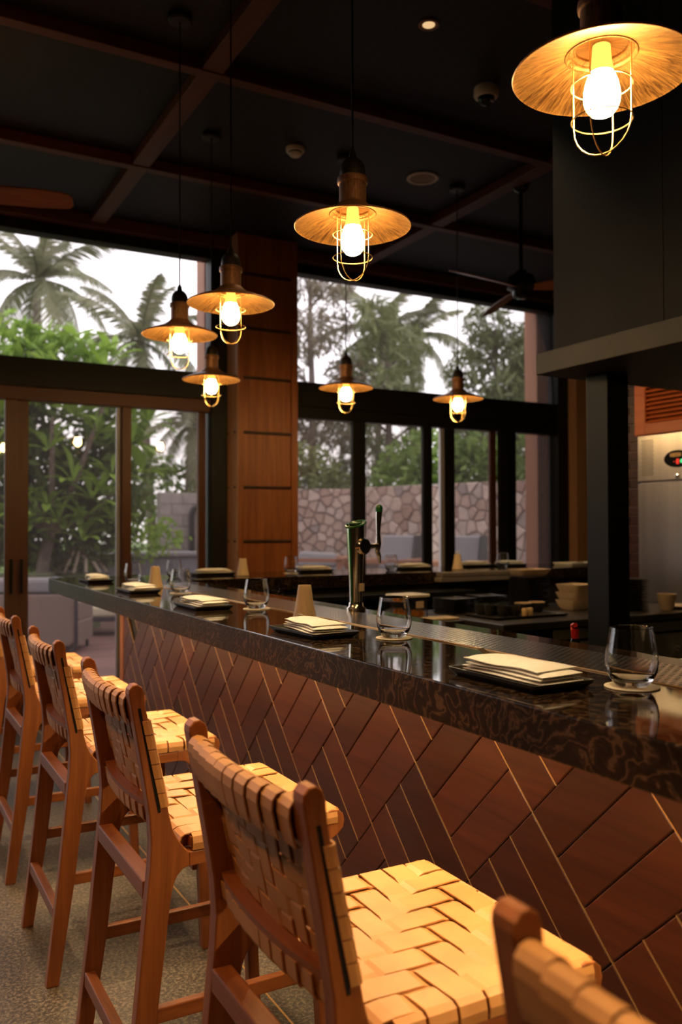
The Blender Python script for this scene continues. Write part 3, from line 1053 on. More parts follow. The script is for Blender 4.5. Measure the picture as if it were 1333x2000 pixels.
for i, (x, y, lab) in enumerate(lamps):
    if i == 0:
        pe0.location = (x, y, ZC)
        pe0['label'] = lab
    else:
        clone(pe0, (x, y, ZC), 0.0, lab, pe_tree)

# ================================================================== CEILING FIXTURES
def downlight(x, y, label, on=True, aim=None, watt=None, cone=70, blend=0.6, tint=None):
    t = thing('recessed_downlight', label, 'downlight', (x, y, ZC), 0, 'recessed ceiling downlights')
    MB().lathe([(0.030, -0.001), (0.048, -0.001), (0.050, -0.004), (0.046, -0.007), (0.034, -0.006), (0.030, -0.001)], seg=28).build('trim_ring', 'copper_out', t, True)
    MB().lathe([(0.0, -0.0015), (0.029, -0.0015), (0.029, -0.0035), (0.0, -0.0035)], seg=24).build('lens', 'spot_face', t, True)
    if on:
        ld = bpy.data.lights.new('downlight_beam', 'SPOT')
        ld.energy = watt or SPOT_W
        ld.color = tint or SPOT_COL
        ld.spot_size = math.radians(cone)
        ld.spot_blend = blend
        ld.shadow_soft_size = 0.035
        lo = bpy.data.objects.new('beam', ld)
        COL.objects.link(lo)
        lo.parent = t
        lo.location = (0, 0, -0.02)
        if aim:
            d = Vector(aim)-Vector((x, y, ZC-0.02))
            lo.rotation_euler = d.to_track_quat('-Z', 'Y').to_euler()
    return t
downlight(2.29, 3.28, 'small round recessed downlight at the top of the picture above the dome camera', True, (2.2, 3.0, 1.0), 60, 80)
for k, y in enumerate((0.395, 1.275, 2.135, 2.995, 3.865, 4.74)):
    downlight(0.50, y, 'recessed downlight straight above the %s bar stool from the front' % ('first', 'second', 'third', 'fourth', 'fifth', 'sixth')[k], True, (0.72, y+0.0, 0.7), None, 30, 0.9)
for k, (x, y) in enumerate(((-1.5, 0.4), (-1.5, 2.6))):
    downlight(x, y, 'recessed downlight over the open floor left of the stools, %s' % ('nearer one', 'farther one')[k], True, (0.1, y+0.2, 0.5), 110, 80, 0.9, (1.0, 0.52, 0.22))
downlight(3.95, 3.1, 'unseen downlight added over the kitchen worktop to light the fridge', True, (4.5, 3.85, 1.6), 75, 70)  # out of view, added to brighten the fridge and louvre

sd = thing('smoke_detector', 'small white smoke detector on the ceiling left of the middle lamp cord', 'detector', (2.314, 4.755, ZC))
MB().lathe([(0.0, -0.0005), (0.058, -0.0005), (0.060, -0.012), (0.055, -0.026), (0.043, -0.028)], seg=28).build('base', 'ceiling_disc', sd, True)
MB().lathe([(0.0425, -0.024), (0.0425, -0.038), (0.030, -0.052), (0.0, -0.055)], seg=28).build('sensor_cap', 'ceiling_disc', sd, True)
MB().lathe([(0.0435, -0.028), (0.0445, -0.029), (0.0445, -0.035), (0.0430, -0.036)], seg=28).build('vent_slot', 'dome_black', sd, True)
dc = thing('dome_camera', 'white dome security camera on the ceiling beside the largest lamp', 'camera', (2.891, 3.611, ZC))
MB().lathe([(0.0, -0.0005), (0.062, -0.0005), (0.066, -0.010), (0.066, -0.042), (0.060, -0.052), (0.046, -0.055)], seg=32).build('housing', 'ceiling_disc', dc, True)
MB().lathe([(0.045, -0.050), (0.044, -0.066), (0.034, -0.084), (0.018, -0.094), (0.0, -0.097)], seg=28).build('dome', 'dome_black', dc, True)
MB().lathe([(0.0, 0.0), (0.016, 0.0), (0.016, -0.012), (0.010, -0.014), (0.0, -0.014)], (0.012, -0.030, -0.072), 16).build('lens', 'chrome', dc, True)
sp = thing('ceiling_speaker', 'flat round ceiling speaker right of the middle lamp', 'speaker', (3.263, 4.754, ZC))
MB().lathe([(0.085, -0.0005), (0.105, -0.0005), (0.107, -0.006), (0.102, -0.010), (0.086, -0.008)], seg=40).build('rim', 'ceiling_disc', sp, True)
MB().lathe([(0.0, -0.0005), (0.0845, -0.0005), (0.0845, -0.0055), (0.0, -0.007)], seg=40).build('grille', 'ceiling_grille', sp, True)

def fan(name, label, loc, ang, cutoff=3):
    t = thing(name, label, 'fan', loc)
    h = ZC-loc[2]
    MB().lathe([(0, h-0.001), (0.062, h-0.001), (0.066, h-0.02), (0.05, h-0.07), (0.03, h-0.085), (0.012, h-0.09)], seg=24).build('ceiling_mount', 'dome_black', t, True)
    MB().tube([(0, 0, h-0.088), (0, 0, 0.14)], 0.013, 10).build('downrod', 'dome_black', t, True)
    MB().lathe([(0.0, 0.145), (0.03, 0.14), (0.05, 0.115), (0.085, 0.10), (0.095, 0.07), (0.095, 0.025), (0.06, 0.0), (0.058, -0.03), (0.04, -0.045), (0.0, -0.05)], seg=28).build('motor', 'dome_black', t, True)
    for k in range(3):
        a = ang+k*2*PI/3
        out = [(0.08, 0.030, 0.020), (0.16, 0.045, 0.022), (0.30, 0.065, 0.020), (0.50, 0.066, 0.016), (0.62, 0.058, 0.012), (0.66, 0.046, 0.010), (0.675, 0.025, 0.008)]
        m = MB()
        for r, w, z in out:
            for s in (-1, 1):
                for dz in (0.004, -0.004):
                    m.v.append((r, s*w, z-s*w*0.34+dz))
        nn = len(out)
        for i in range(nn-1):
            q, e = i*4, i*4+4
            m.f += [(q, e, e+2, q+2), (q+1, q+3, e+3, e+1), (q, q+1, e+1, e), (q+2, e+2, e+3, q+3)]
        m.f += [(0, 2, 3, 1), ((nn-1)*4, (nn-1)*4+1, (nn-1)*4+3, (nn-1)*4+2)]
        put('blade', m.mesh('blade', True), 'teak_x', t, rot=(0, 0, a))
    return t
fan('ceiling_fan', 'dark ceiling fan with wooden blades before the right windows beside the hood', (3.86, 4.46, 2.99), math.radians(191))
fan('ceiling_fan', 'ceiling fan at the left edge, one wooden blade tip in view', (0.30, 4.80, 3.10), math.radians(-18))

# ================================================================== KITCHEN
hd = thing('extractor_hood', 'large black extractor hood with a grey lip over the kitchen on the right', 'hood', (2.45, 1.0, 2.036))
MB().box(0.075, 1.35, -1.9, 1.715, 0.083, ZC-2.037).build('canopy', 'hood_black', hd, bevel=0.003)
MB().box(0.0, 1.42, -1.95, 1.744, 0.0, 0.090).build('lip', 'hood_lip', hd, bevel=0.004)
MB().box(0.0735, 0.0748, 1.148, 1.1505, 0.10, ZC-2.05).build('panel_seam', 'slot', hd)
pp = thing('steel_post', 'square black steel post standing under the corner of the hood', 'post', (2.71, 2.60, 0))
MB().box(-0.06, 0.06, -0.06, 0.06, 0.012, 2.034).build('shaft', 'black_metal', pp, bevel=0.004)
MB().box(-0.10, 0.10, -0.10, 0.10, 0.0, 0.012).build('base_plate', 'black_metal', pp)

kw = tag(MB().box(5.3, 5.4, -3.2, 4.55, 0, ZC-0.001).build('wall_kitchen', 'wall_dark'), kind='structure')
# brick pier left of the fridge
bp = thing('brick_pier', 'dark red brick pier with pale joints left of the steel fridge', 'pier', (4.95, 4.36, 0))
MB().box(-0.235, 0.34, -0.125, 0.15, 0, 2.58).build('mortar_core', 'mortar', bp)
bm_ = None
for k in range(40):
    z = 0.006+k*0.0642
    for q in ((-0.125, 0.02), (0.027, 0.15)) if k % 2 else ((-0.125, -0.055), (-0.048, 0.15)):
        MB().box(-0.247, -0.2352, q[0], q[1], z, z+0.056).build('brick', 'brick_dark', bp, bevel=0.002)
    MB().box(-0.247, 0.34, -0.137, -0.1252, z, z+0.056).build('brick', 'brick_dark', bp, bevel=0.002)
fr = thing('steel_fridge', 'upright stainless steel fridge with a control badge behind the black post', 'fridge', (4.62, 3.76, 0))
MB().box(0.025, 0.66, -0.42, 0.40, 0.08, 2.02).build('cabinet', 'steel', fr, bevel=0.004)
for x, y in ((0.1, -0.35), (0.1, 0.33), (0.6, -0.35), (0.6, 0.33)):
    MB().tube([(x, y, 0), (x, y, 0.081)], 0.02, 10).build('foot', 'black_metal', fr)
cp = MB().box(0.0, 0.024, -0.42, 0.40, 1.708, 2.02).build('control_panel', 'steel', fr, bevel=0.005)
MB().box(0.0, 0.024, -0.42, 0.40, 0.12, 1.698).build('door', 'steel', fr, bevel=0.006)
# vent perforation: small dark dots on the panel
m = MB()
for i in range(7):
    for j in range(17):
        y, z = 0.36-0.014*i-(0.007 if j % 2 else 0), 1.752+0.0145*j
        m.box(-0.0012, 0.0005, y-0.0035, y+0.0035, z-0.0035, z+0.0035)
tag(m.build('vent_holes', 'dome_black', cp), kind='stuff')
bad = [(0.105*math.cos(2*PI*k/28)+0.07, 1.845+0.056*math.sin(2*PI*k/28)) for k in range(28)]
bdg = MB().prism(bad, -0.006, 0.0005, 'x').build('control_badge', 'dome_black', fr, bevel=0.001)
pl = [(0.078+0.047*math.cos(2*PI*k/20)*abs(math.cos(2*PI*k/20))**-0.4 if False else 0.078+0.046*max(-1, min(1, 1.5*math.cos(2*PI*k/20))), 1.871+0.014*math.sin(2*PI*k/20)) for k in range(20)]
MB().prism(pl, -0.009, -0.0061, 'x').build('name_plate', 'cork', bdg)
def seg_digit(m, y, z, on, s=1.0):
    h, w = 0.015*s, 0.010*s
    segs = {'a': (0, 2), 'g': (0, 1), 'd': (0, 0)}
    for c in on:
        if c in 'agd':
            zz = z+{'a': 2, 'g': 1, 'd': 0}[c]*h
            m.box(-0.0085, -0.0061, y-w, y, zz-0.0016, zz+0.0016)
        else:
            yy = y if c in 'fe' else y-w
            z0 = z+(h if c in 'fb' else 0)
            m.box(-0.0085, -0.0061, yy-0.0016, yy+0.0016, z0, z0+h)
m = MB()
seg_digit(m, 0.096, 1.812, 'g')
seg_digit(m, 0.081, 1.812, 'bc')
seg_digit(m, 0.066, 1.812, 'abcdefg')
m.build('temperature_display', 'led_red', bdg)
MB().lathe([(0, 0), (0.013, 0), (0.013, 0.004), (0, 0.005)], seg=16).build('indicator_light', 'led_green', bdg, True)
ind = list(COL.objects)[-1]
ind.rotation_euler = (0, -PI/2, 0)
ind.location = (-0.0062, 0.030, 1.828)
lk = MB().lathe([(0, 0), (0.016, 0), (0.017, 0.006), (0.012, 0.012), (0, 0.013)], seg=16).build('lock_knob', 'chrome', fr, True)
lk.rotation_euler = (0, -PI/2, 0)
lk.location = (-0.0005, 0.075, 1.735)
# louvre above fridge
lv = thing('louvre_panel', 'orange wooden louvre panel above the steel fridge', 'louvre', (4.62, 3.76, 2.025))
MB().box(0.0, 0.05, 0.335, 0.425, 0.0, 0.54).build('frame_stile', 'orange_wood', lv, bevel=0.003)
MB().box(0.0, 0.05, -0.425, -0.335, 0.0, 0.54).build('frame_stile', 'orange_wood', lv, bevel=0.003)
MB().box(0.0, 0.05, -0.334, 0.334, 0.0, 0.075).build('frame_rail', 'orange_wood', lv, bevel=0.003)
MB().box(0.0, 0.05, -0.334, 0.334, 0.465, 0.54).build('frame_rail', 'orange_wood', lv, bevel=0.003)
MB().box(0.045, 0.06, -0.334, 0.334, 0.076, 0.464).build('backing', 'slot', lv)
for k in range(13):
    z = 0.083+k*0.0295
    MB().quadbox([(0.006, -0.333, z), (0.012, -0.333, z-0.004), (0.012, 0.333, z-0.004), (0.006, 0.333, z), (0.034, -0.333, z+0.022), (0.040, -0.333, z+0.018), (0.040, 0.333, z+0.018), (0.034, 0.333, z+0.022)]).build('slat', 'orange_wood', lv)
hb = thing('duct_rail', 'dark perforated steel rail running above the louvre under the hood', 'rail', (3.95, 2.0, 2.36))
MB().box(0.0, 0.06, -2.2, 1.75, -0.09, 0.0).build('beam', 'black_metal', hb, bevel=0.003)
MB().box(-0.004, 0.064, -2.2, 1.75, 0.0, 0.07).build('rail', 'steel_dark', hb, bevel=0.002)
for k in range(14):
    MB().box(-0.0052, -0.0042, 1.68-k*0.06, 1.71-k*0.06, 0.02, 0.045).build('hole', 'slot', hb)
# keep the rail up with drop rods
for y in (-1.8, 0.0, 1.6):
    MB().tube([(0.03, y, 0.069), (0.03, y, ZC-2.361)], 0.006, 8).build('drop_rod', 'black_metal', hb)

# kitchen work counter
wc = thing('work_counter', 'stainless kitchen work counter with drawers behind the bar', 'counter', (2.87, 3.47, 0))
MB().box(0.0, 1.68, 0.0, 0.88, 0.862, 0.90).build('top', 'steel_dark', wc, bevel=0.004)
MB().box(0.03, 1.65, 0.03, 0.86, 0.10, 0.861).build('carcass', 'black_metal', wc)
for i, (a, b_) in enumerate(((0.36, 0.95), (0.97, 1.64))):
    for j, (z0, z1, mt) in enumerate(((0.795, 0.85, 'drawer_grey'), (0.56, 0.78, 'drawer_grey'), (0.30, 0.54, 'drawer_grey'))):
        d = MB().box(a, b_, 0.012, 0.0295, z0, z1).build('drawer', mt, wc, bevel=0.003)
        if j:
            kn = MB().lathe([(0, 0), (0.012, 0), (0.014, 0.012), (0.009, 0.018), (0, 0.019)], seg=14).build('knob', 'chrome', d, True)
            kn.rotation_euler = (PI/2, 0, 0)
            kn.location = ((a+b_)/2, 0.0115, (z0+z1)/2+0.02)
for x in (0.1, 1.58):
    for y in (0.1, 0.78):
        MB().tube([(x, y, 0), (x, y, 0.101)], 0.02, 10).build('foot', 'black_metal', wc)
wt = thing('steel_worktable', 'low dark steel work table at the inner corner of the bar', 'table', (2.2, 3.75, 0))
MB().box(0.0, 0.64, 0.0, 0.75, 0.855, 0.90).build('top', 'steel_dark', wt, bevel=0.004)
MB().box(0.02, 0.62, 0.03, 0.73, 0.30, 0.33).build('shelf', 'steel_dark', wt)
for x in (0.04, 0.60):
    for y in (0.05, 0.70):
        MB().box(x-0.02, x+0.02, y-0.02, y+0.02, 0, 0.856).build('leg', 'steel_dark', wt)
bs = thing('bar_shelf', 'dark ledge for small glasses along the inner side of the far bar leg', 'shelf', (1.66, 4.58, 0))
MB().box(0.0, 1.9, 0.0, 0.235, 0.955, 0.985).build('board', 'black_metal', bs, bevel=0.003)
MB().box(0.0, 1.9, 0.20, 0.235, 0.0, 0.954).build('support', 'black_metal', bs)
MB().box(0.0, 0.03, 0.0, 0.199, 0.0, 0.954).build('support', 'black_metal', bs)

# ================================================================== TABLEWARE
def tumbler_mesh():
    out = [(0.0, 0.0), (0.027, 0.0), (0.031, 0.003), (0.040, 0.014), (0.0465, 0.030), (0.0485, 0.046), (0.0470, 0.066), (0.0430, 0.088), (0.0395, 0.108), (0.0390, 0.110)]
    inn = [(0.0380, 0.109), (0.0415, 0.088), (0.0455, 0.066), (0.0470, 0.046), (0.0448, 0.031), (0.038, 0.018), (0.026, 0.011), (0.0, 0.009)]
    return MB().lathe(out+inn, seg=40).mesh('tumbler', True)
TM = tumbler_mesh()
CM = MB().lathe([(0, 0), (0.050, 0), (0.0505, 0.001), (0.050, 0.002), (0, 0.002)], seg=36).mesh('coaster', True)
VM = MB().lathe([(0, 0), (0.036, 0), (0.039, 0.003), (0.038, 0.012), (0.0325, 0.035), (0.0275, 0.065), (0.0235, 0.095), (0.0215, 0.108), (0.0205, 0.110), (0.018, 0.110), (0.017, 0.090), (0, 0.088)], seg=32).mesh('vase', True)
def tray_mesh(lx, ly, h=0.016):
    m = MB()
    def ring(sx, sy, z):
        k = len(m.v)
        r = 0.008
        for cx, cy, a0 in ((sx-r, sy-r, 0), (-sx+r, sy-r, PI/2), (-sx+r, -sy+r, PI), (sx-r, -sy+r, 1.5*PI)):
            for q in range(4):
                a = a0+q*PI/6
                m.v.append((cx+r*math.cos(a), cy+r*math.sin(a), z))
        return k
    rings = [ring(lx/2-0.012, ly/2-0.012, 0.0), ring(lx/2-0.002, ly/2-0.002, h*0.6), ring(lx/2, ly/2, h), ring(lx/2-0.004, ly/2-0.004, h), ring(lx/2-0.010, ly/2-0.010, h*0.55)]
    for a, b_ in zip(rings, rings[1:]):
        for i in range(16):
            j = (i+1) % 16
            m.f.append((a+i, a+j, b_+j, b_+i))
    m.f.append(tuple(rings[0]+i for i in reversed(range(16))))
    m.f.append(tuple(rings[-1]+i for i in range(16)))
    return m.mesh('tray')
TRAY = tray_mesh(0.150, 0.265)
def napkin_mesh(seed):
    """folded cloth: stacked soft layers with rounded fold, fanning out slightly"""
    rnd = random.Random(seed)
    m = MB()
    L, W = 0.235, 0.105
    NX, NY = 6, 14
    z = 0.0
    for lay in range(4):
        th = 0.0072
        sh = [0.0, 0.004, 0.010, 0.014][lay]
        k = len(m.v)
        grid = {}
        for s in (0, 1):
            for i in range(NX+1):
                for j in range(NY+1):
                    u, v = i/NX-0.5, j/NY-0.5
                    taper = 1.0-0.22*(v+0.5)*(0.4+0.2*lay)
                    x = u*W*taper + 0.004*math.sin(5*v+lay)
                    y = v*(L-sh*1.5) + sh*(0.7 if lay % 2 else -0.5)
                    bul = 0.0085*lay/3*(1-(2*v)**2)*(1-(2*u)**2) + 0.0015*math.sin(9*v+2*u+lay*1.7)*(lay/3)
                    edge = min(1.0, (0.5-abs(u))*W/0.008, (0.5-abs(v))*L/0.010)
                    half = th*0.5*math.sqrt(max(0.05, 1-(1-max(0.0, edge))**2))
                    zz = z+th*0.5+(half if s else -half)+bul*(1.0 if s else 0.8)
                    grid[s, i, j] = len(m.v)
                    m.v.append((x, y, zz))
        for i in range(NX):
            for j in range(NY):
                m.f.append((grid[1, i, j], grid[1, i+1, j], grid[1, i+1, j+1], grid[1, i, j+1]))
                m.f.append((grid[0, i, j], grid[0, i, j+1], grid[0, i+1, j+1], grid[0, i+1, j]))
        for i in range(NX):
            m.f.append((grid[0, i, 0], grid[0, i+1, 0], grid[1, i+1, 0], grid[1, i, 0]))
            m.f.append((grid[0, i+1, NY], grid[0, i, NY], grid[1, i, NY], grid[1, i+1, NY]))
        for j in range(NY):
            m.f.append((grid[0, 0, j+1], grid[0, 0, j], grid[1, 0, j], grid[1, 0, j+1]))
            m.f.append((grid[0, NX, j], grid[0, NX, j+1], grid[1, NX, j+1], grid[1, NX, j]))
        z += th*0.93
    return m.mesh('napkin', True)
NAPS = [napkin_mesh(1), napkin_mesh(2)]
def fork_mesh():
    m = MB()
    m.bar((0, -0.09, 0.003), (0, 0.05, 0.003), 0.006, 0.003)
    m.bar((0, 0.05, 0.003), (0, 0.066, 0.004), 0.016, 0.003)
    for k in range(4):
        x = -0.0066+0.0044*k
        m.tube([(x, 0.064, 0.004), (x, 0.085, 0.006), (x, 0.104, 0.010)], 0.0012, 5)
    return m.mesh('fork')
FORK = fork_mesh()

def setting_tray(x, y, rz, where, nap_rz=0.0, fork=None, i=0):
    o = put('serving_tray', TRAY, 'black_plate', None, 0, (x, y, BZ+0.0005), (0, 0, rz))
    tag(o, 'black serving tray '+where, 'tray', 'serving trays on the bar')
    nn = put('napkin', NAPS[i % 2], 'napkin', None, 0, (x+0.004, y, BZ+0.0098), (0, 0, rz+nap_rz))
    tag(nn, 'folded white napkin on the tray '+where, 'napkin', 'folded napkins')
    if fork is not None:
        f_ = put('fork', FORK, 'gold_fork', None, 0, (fork[0], fork[1], BZ+0.017), (0.12, 0, fork[2]))
        tag(f_, 'gold fork tines under the napkin '+where, 'fork', 'gold forks')
def glass_at(x, y, where, coaster=True):
    z = BZ
    if coaster:
        c = put('coaster', CM, 'coaster', None, 0, (x, y, BZ+0.0005))
        tag(c, 'cream coaster under the glass '+where, 'coaster', 'paper coasters')
        z = BZ+0.0025
    o = put('tumbler', TM, 'tumbler', None, 0, (x, y, z+0.0004))
    tag(o, 'clear stemless tumbler '+where, 'glass', 'glass tumblers on the bar')
def vase_at(x, y, where, picks=False):
    t = thing('wooden_holder', 'pale wooden holder '+where, 'holder', (x, y, BZ+0.0005), 0, 'wooden holders on the bar')
    put('body', VM, 'vase_wood', t)
    if picks:
        for k in range(5):
            a = k*1.3
            MB().tube([(0.004*math.cos(a), 0.004*math.sin(a), 0.089), (0.013*math.cos(a), 0.013*math.sin(a), 0.135)], 0.0015, 5).build('pick', 'white_ceramic', t)

# main leg, from the camera outward
setting_tray(1.122, 1.313, 0.0, 'beside the nearest glass', 0.06, (1.165, 1.385, 0.0), 0)
setting_tray(1.115, 2.180, 0.05, 'before the middle wooden holder', -0.10, (1.165, 2.262, 0.05), 1)
setting_tray(1.120, 3.110, 0.0, 'third from the near bar end', 0.08, None, 0)
setting_tray(1.130, 4.030, 0.0, 'second from the far left bar corner', 0.05, None, 1)
setting_tray(1.150, 4.960, 0.0, 'at the far left bar corner', -0.05, None, 0)
glass_at(1.262, 1.155, 'nearest the viewer at the right')
glass_at(1.262, 1.985, 'second from the near bar end')
glass_at(1.275, 2.955, 'just left of the beer tap')
glass_at(1.280, 3.850, 'behind the third tray from the near end')
glass_at(1.290, 4.690, 'left of the leftmost wooden holder')
vase_at(1.285, 2.575, 'behind the second tray from the near end')
vase_at(1.275, 4.230, 'behind the tray second from the far left corner')
# far leg
glass_at(1.660, 5.12, 'on the far leg nearest the bar corner', False)
setting_tray(1.960, 5.25, PI/2, 'on the far leg left of the timber column', 0.05, None, 1)
vase_at(2.085, 5.05, 'on the far bar leg before the left edge of the timber column')
glass_at(2.480, 5.17, 'on the far bar leg before the timber column')
setting_tray(2.700, 5.28, PI/2, 'on the far leg just right of the column', 0.05, None, 0)
glass_at(3.240, 5.13, 'on the far leg right of the beer tap', False)
setting_tray(3.500, 5.24, PI/2, 'between the beer tap and the door gap', -0.06, None, 1)
vase_at(3.735, 5.02, 'with white picks, on the far bar leg in the door gap', True)
glass_at(4.215, 5.10, 'farthest right on the far bar leg', False)
setting_tray(4.400, 5.25, PI/2, 'right of the last glass', 0.04, None, 0)
setting_tray(4.130, 5.34, PI/2, 'left of the last glass', 0.0, None, 1)
for i, (x, y) in enumerate(((4.98, 5.10),)):
    t = tag(put('paper_tray', tray_mesh(0.34, 0.22, 0.022), 'white_ceramic', None, 0, (x, y, BZ+0.0005)), 'white shallow tray at the right end of the far bar leg beside the post', 'tray')
# stacked boards on inner edge of the far leg
for k, (x0, x1, z) in enumerate(((3.40, 4.16, 0.0), (3.385, 4.15, -0.034))):
    tag(MB().box(x0, x1, 4.735, 4.815, 1.068+z, 1.098+z).build('serving_board', 'board_grey', None, bevel=0.004),
        ('upper' if k == 0 else 'lower')+' long grey ledge board at the inner edge of the far bar leg', 'board')

# beer tap
tp = thing('beer_tap', 'chrome draught beer tower with green trim and one tap on the bar', 'beer tap', (1.560, 2.71, BZ+0.002), math.radians(20))
MB().lathe([(0.036, 0.0), (0.036, 0.008), (0.028, 0.016), (0.026, 0.03)], seg=28).build('base_flange', 'chrome', tp, True)
col = MB()
N = 24
secs = [(0.02, 0.022, 0.024), (0.10, 0.024, 0.026), (0.20, 0.029, 0.031), (0.27, 0.033, 0.035), (0.315, 0.034, 0.036)]
for z, rx, ry in secs:
    for i in range(N):
        a = 2*PI*i/N
        zz = z if z < 0.3 else z - 0.012*(-math.cos(a)) - 0.004
        col.v.append((rx*math.cos(a), ry*math.sin(a), zz))
for s in range(len(secs)-1):
    for i in range(N):
        j = (i+1) % N
        col.f.append((s*N+i, s*N+j, (s+1)*N+j, (s+1)*N+i))
col.f.append(tuple((len(secs)-1)*N+i for i in range(N)))
col.f.append(tuple(i for i in reversed(range(N))))
tower = col.build('tower', 'chrome', tp, True)
rim = [(0.0348*math.cos(2*PI*i/32), 0.0368*math.sin(2*PI*i/32), 0.315+0.012*math.cos(2*PI*i/32)-0.003) for i in range(32)]
MB().tube(rim, 0.0045, 8, closed=True).build('green_rim', 'tap_green', tower, True)
bk = MB()
bk.strap([(-0.0235, 0, 0.03), (-0.0255, 0, 0.10), (-0.0305, 0, 0.20), (-0.0345, 0, 0.27), (-0.0352, 0, 0.302)], (0, 1, 0), 0.006, 0.002)
bk.build('green_spine', 'tap_green', tower)
MB().lathe([(0, 0.312), (0.030, 0.312), (0.028, 0.318), (0, 0.320)], seg=24).build('top_cap', 'tap_green', tower, True)
MB().lathe([(0, 0), (0.030, 0), (0.030, 0.018), (0.026, 0.024), (0.012, 0.026), (0, 0.026)], seg=28).build('medallion', 'chrome', tp, True)
md = list(COL.objects)[-1]
md.rotation_euler = (PI/2, 0, -0.15)
md.location = (0.004, -0.022, 0.232)
MB().tube([(0.018, -0.030, 0.232), (0.050, -0.040, 0.232), (0.076, -0.046, 0.232)], [0.011, 0.009, 0.012], 14).build('faucet_shank', 'chrome', tp, True)
MB().tube([(0.074, -0.046, 0.240), (0.066, -0.046, 0.215), (0.076, -0.046, 0.196), (0.082, -0.046, 0.170)], [0.011, 0.010, 0.009, 0.005], 12).build('spout', 'chrome', tp, True)
hdle = MB().tube([(0.075, -0.046, 0.238), (0.074, -0.046, 0.262), (0.073, -0.046, 0.275), (0.075, -0.046, 0.32), (0.078, -0.046, 0.358)], [0.011, 0.009, 0.0075, 0.0105, 0.0125], 14).build('tap_handle', 'chrome', tp, True)
MB().tube([(0.078, -0.046, 0.357), (0.0785, -0.046, 0.372), (0.0805, -0.046, 0.382)], [0.0132, 0.0140, 0.009], 14).build('handle_tip', 'tap_green', hdle, True)
MB().box(-0.012, 0.014, -0.0280, -0.0262, 0.070, 0.098).build('paper_label', 'paper_tag', tp)

# little glasses upside down on ledge
sg = MB().lathe([(0.0, 0.052), (0.017, 0.052), (0.0185, 0.048), (0.0225, 0.0), (0.0215, 0.0), (0.0175, 0.044), (0.0, 0.046)], seg=24).mesh('shot_glass', True)
for k, (x, y) in enumerate(((2.06, 4.64), (2.115, 4.63), (2.165, 4.66))):
    tag(put('shot_glass', sg, 'tumbler', None, 0, (x, y, 0.9855)), ('leftmost', 'middle', 'rightmost')[k]+' of the small upturned glasses on the ledge behind the bar', 'glass', 'upturned small glasses')

# fruit box
fb = thing('fruit_box', 'clear plastic box of orange fruit with a cling film lid behind the second glass', 'box', (2.62, 3.98, 0.9005), 0.1)
m = MB()
def rbox(m, sx, sy, z0, z1, sx2, sy2):
    m.quadbox([(-sx, -sy, z0), (sx, -sy, z0), (sx, sy, z0), (-sx, sy, z0), (-sx2, -sy2, z1), (sx2, -sy2, z1), (sx2, sy2, z1), (-sx2, sy2, z1)])
for a in ((-0.085, -0.081, -0.07, 0.07), (0.081, 0.085, -0.07, 0.07), (-0.081, 0.081, -0.07, -0.066), (-0.081, 0.081, 0.066, 0.07)):
    m.box(a[0], a[1], a[2], a[3], 0.0, 0.12)
m.box(-0.081, 0.081, -0.066, 0.066, 0.0, 0.004)
m.build('container', 'plastic_clear', fb)
MB().box(-0.096, 0.096, -0.08, 0.08, 0.121, 0.137).build('lid', 'white_ceramic', fb, bevel=0.006)
MB().box(0.00, 0.055, -0.0725, -0.0705, 0.062, 0.100).build('paper_label', 'paper_tag', fb)
for k in range(7):
    x, y = (-0.055+0.037*(k % 4), -0.035 if k < 4 else 0.028)
    fm = MB().lathe([(0, -0.024), (0.012, -0.021), (0.021, -0.011), (0.024, 0.0), (0.021, 0.011), (0.012, 0.021), (0, 0.024)], seg=14).build('orange_fruit', 'fruit', None, True, loc=(2.62+x, 3.98+y, 0.9005+0.004+0.0245))
    tag(fm, 'round orange fruit inside the clear plastic box behind the bar', 'fruit', 'oranges in the plastic box')
tag(MB().box(-0.09, 0.09, -0.06, 0.06, 0, 0.012).build('cutting_board', 'vase_wood', None, bevel=0.004, loc=(2.748, 3.86, 0.9005)), 'small pale cutting board right of the fruit box', 'board')

# dishes on the work counter
ZW = 0.9006
def disc(r, h, rim=0.8):
    return MB().lathe([(0, 0), (r*0.62, 0), (r*0.72, h*0.35), (r, h*rim), (r, h), (r*0.94, h), (r*0.68, h*0.5), (0, h*0.45)], seg=32).mesh('plate', True)
PLM = disc(0.105, 0.014)
SQP = tray_mesh(0.19, 0.19, 0.011)
def stack(mesh, name, x, y, n, dz, what, where, mat='black_plate', cat='plate', grp=None, rz=0.0, z0=ZW):
    for k in range(n):
        o = put(name, mesh, mat, None, 0, (x+random.uniform(-.003, .003), y+random.uniform(-.003, .003), z0+k*dz), (0, 0, rz+random.uniform(-.05, .05)))
        od = ('lowest', 'second', 'third', 'fourth', 'fifth', 'sixth', 'seventh', 'eighth', 'ninth', 'tenth', 'eleventh', 'twelfth', 'thirteenth', 'fourteenth', 'fifteenth')
        if k == n-1:
            tag(o, 'topmost %s %s' % (what, where), cat, grp)
        elif k == 0:
            tag(o, 'lowest %s %s' % (what, where), cat, grp)
        else:
            tag(o, '%s %s from the bottom %s' % (od[k], what, where), cat, grp)
stack(SQP, 'square_plate', 3.05, 4.13, 7, 0.0125, 'black square plate', 'in the left stack on the work counter', grp='square plates, left stack', rz=0.1)
stack(SQP, 'square_plate', 3.34, 4.20, 7, 0.0125, 'black square plate', 'in the middle stack on the work counter', grp='square plates, middle stack', rz=-0.1)
stack(SQP, 'square_plate', 3.70, 4.22, 15, 0.0125, 'black square plate', 'in the tall stack behind the cream dishes', grp='square plates, tall stack', rz=0.05)
stack(PLM, 'round_plate', 4.08, 3.74, 13, 0.0145, 'black round plate', 'in the stack right of the post', grp='round plates right of the post')
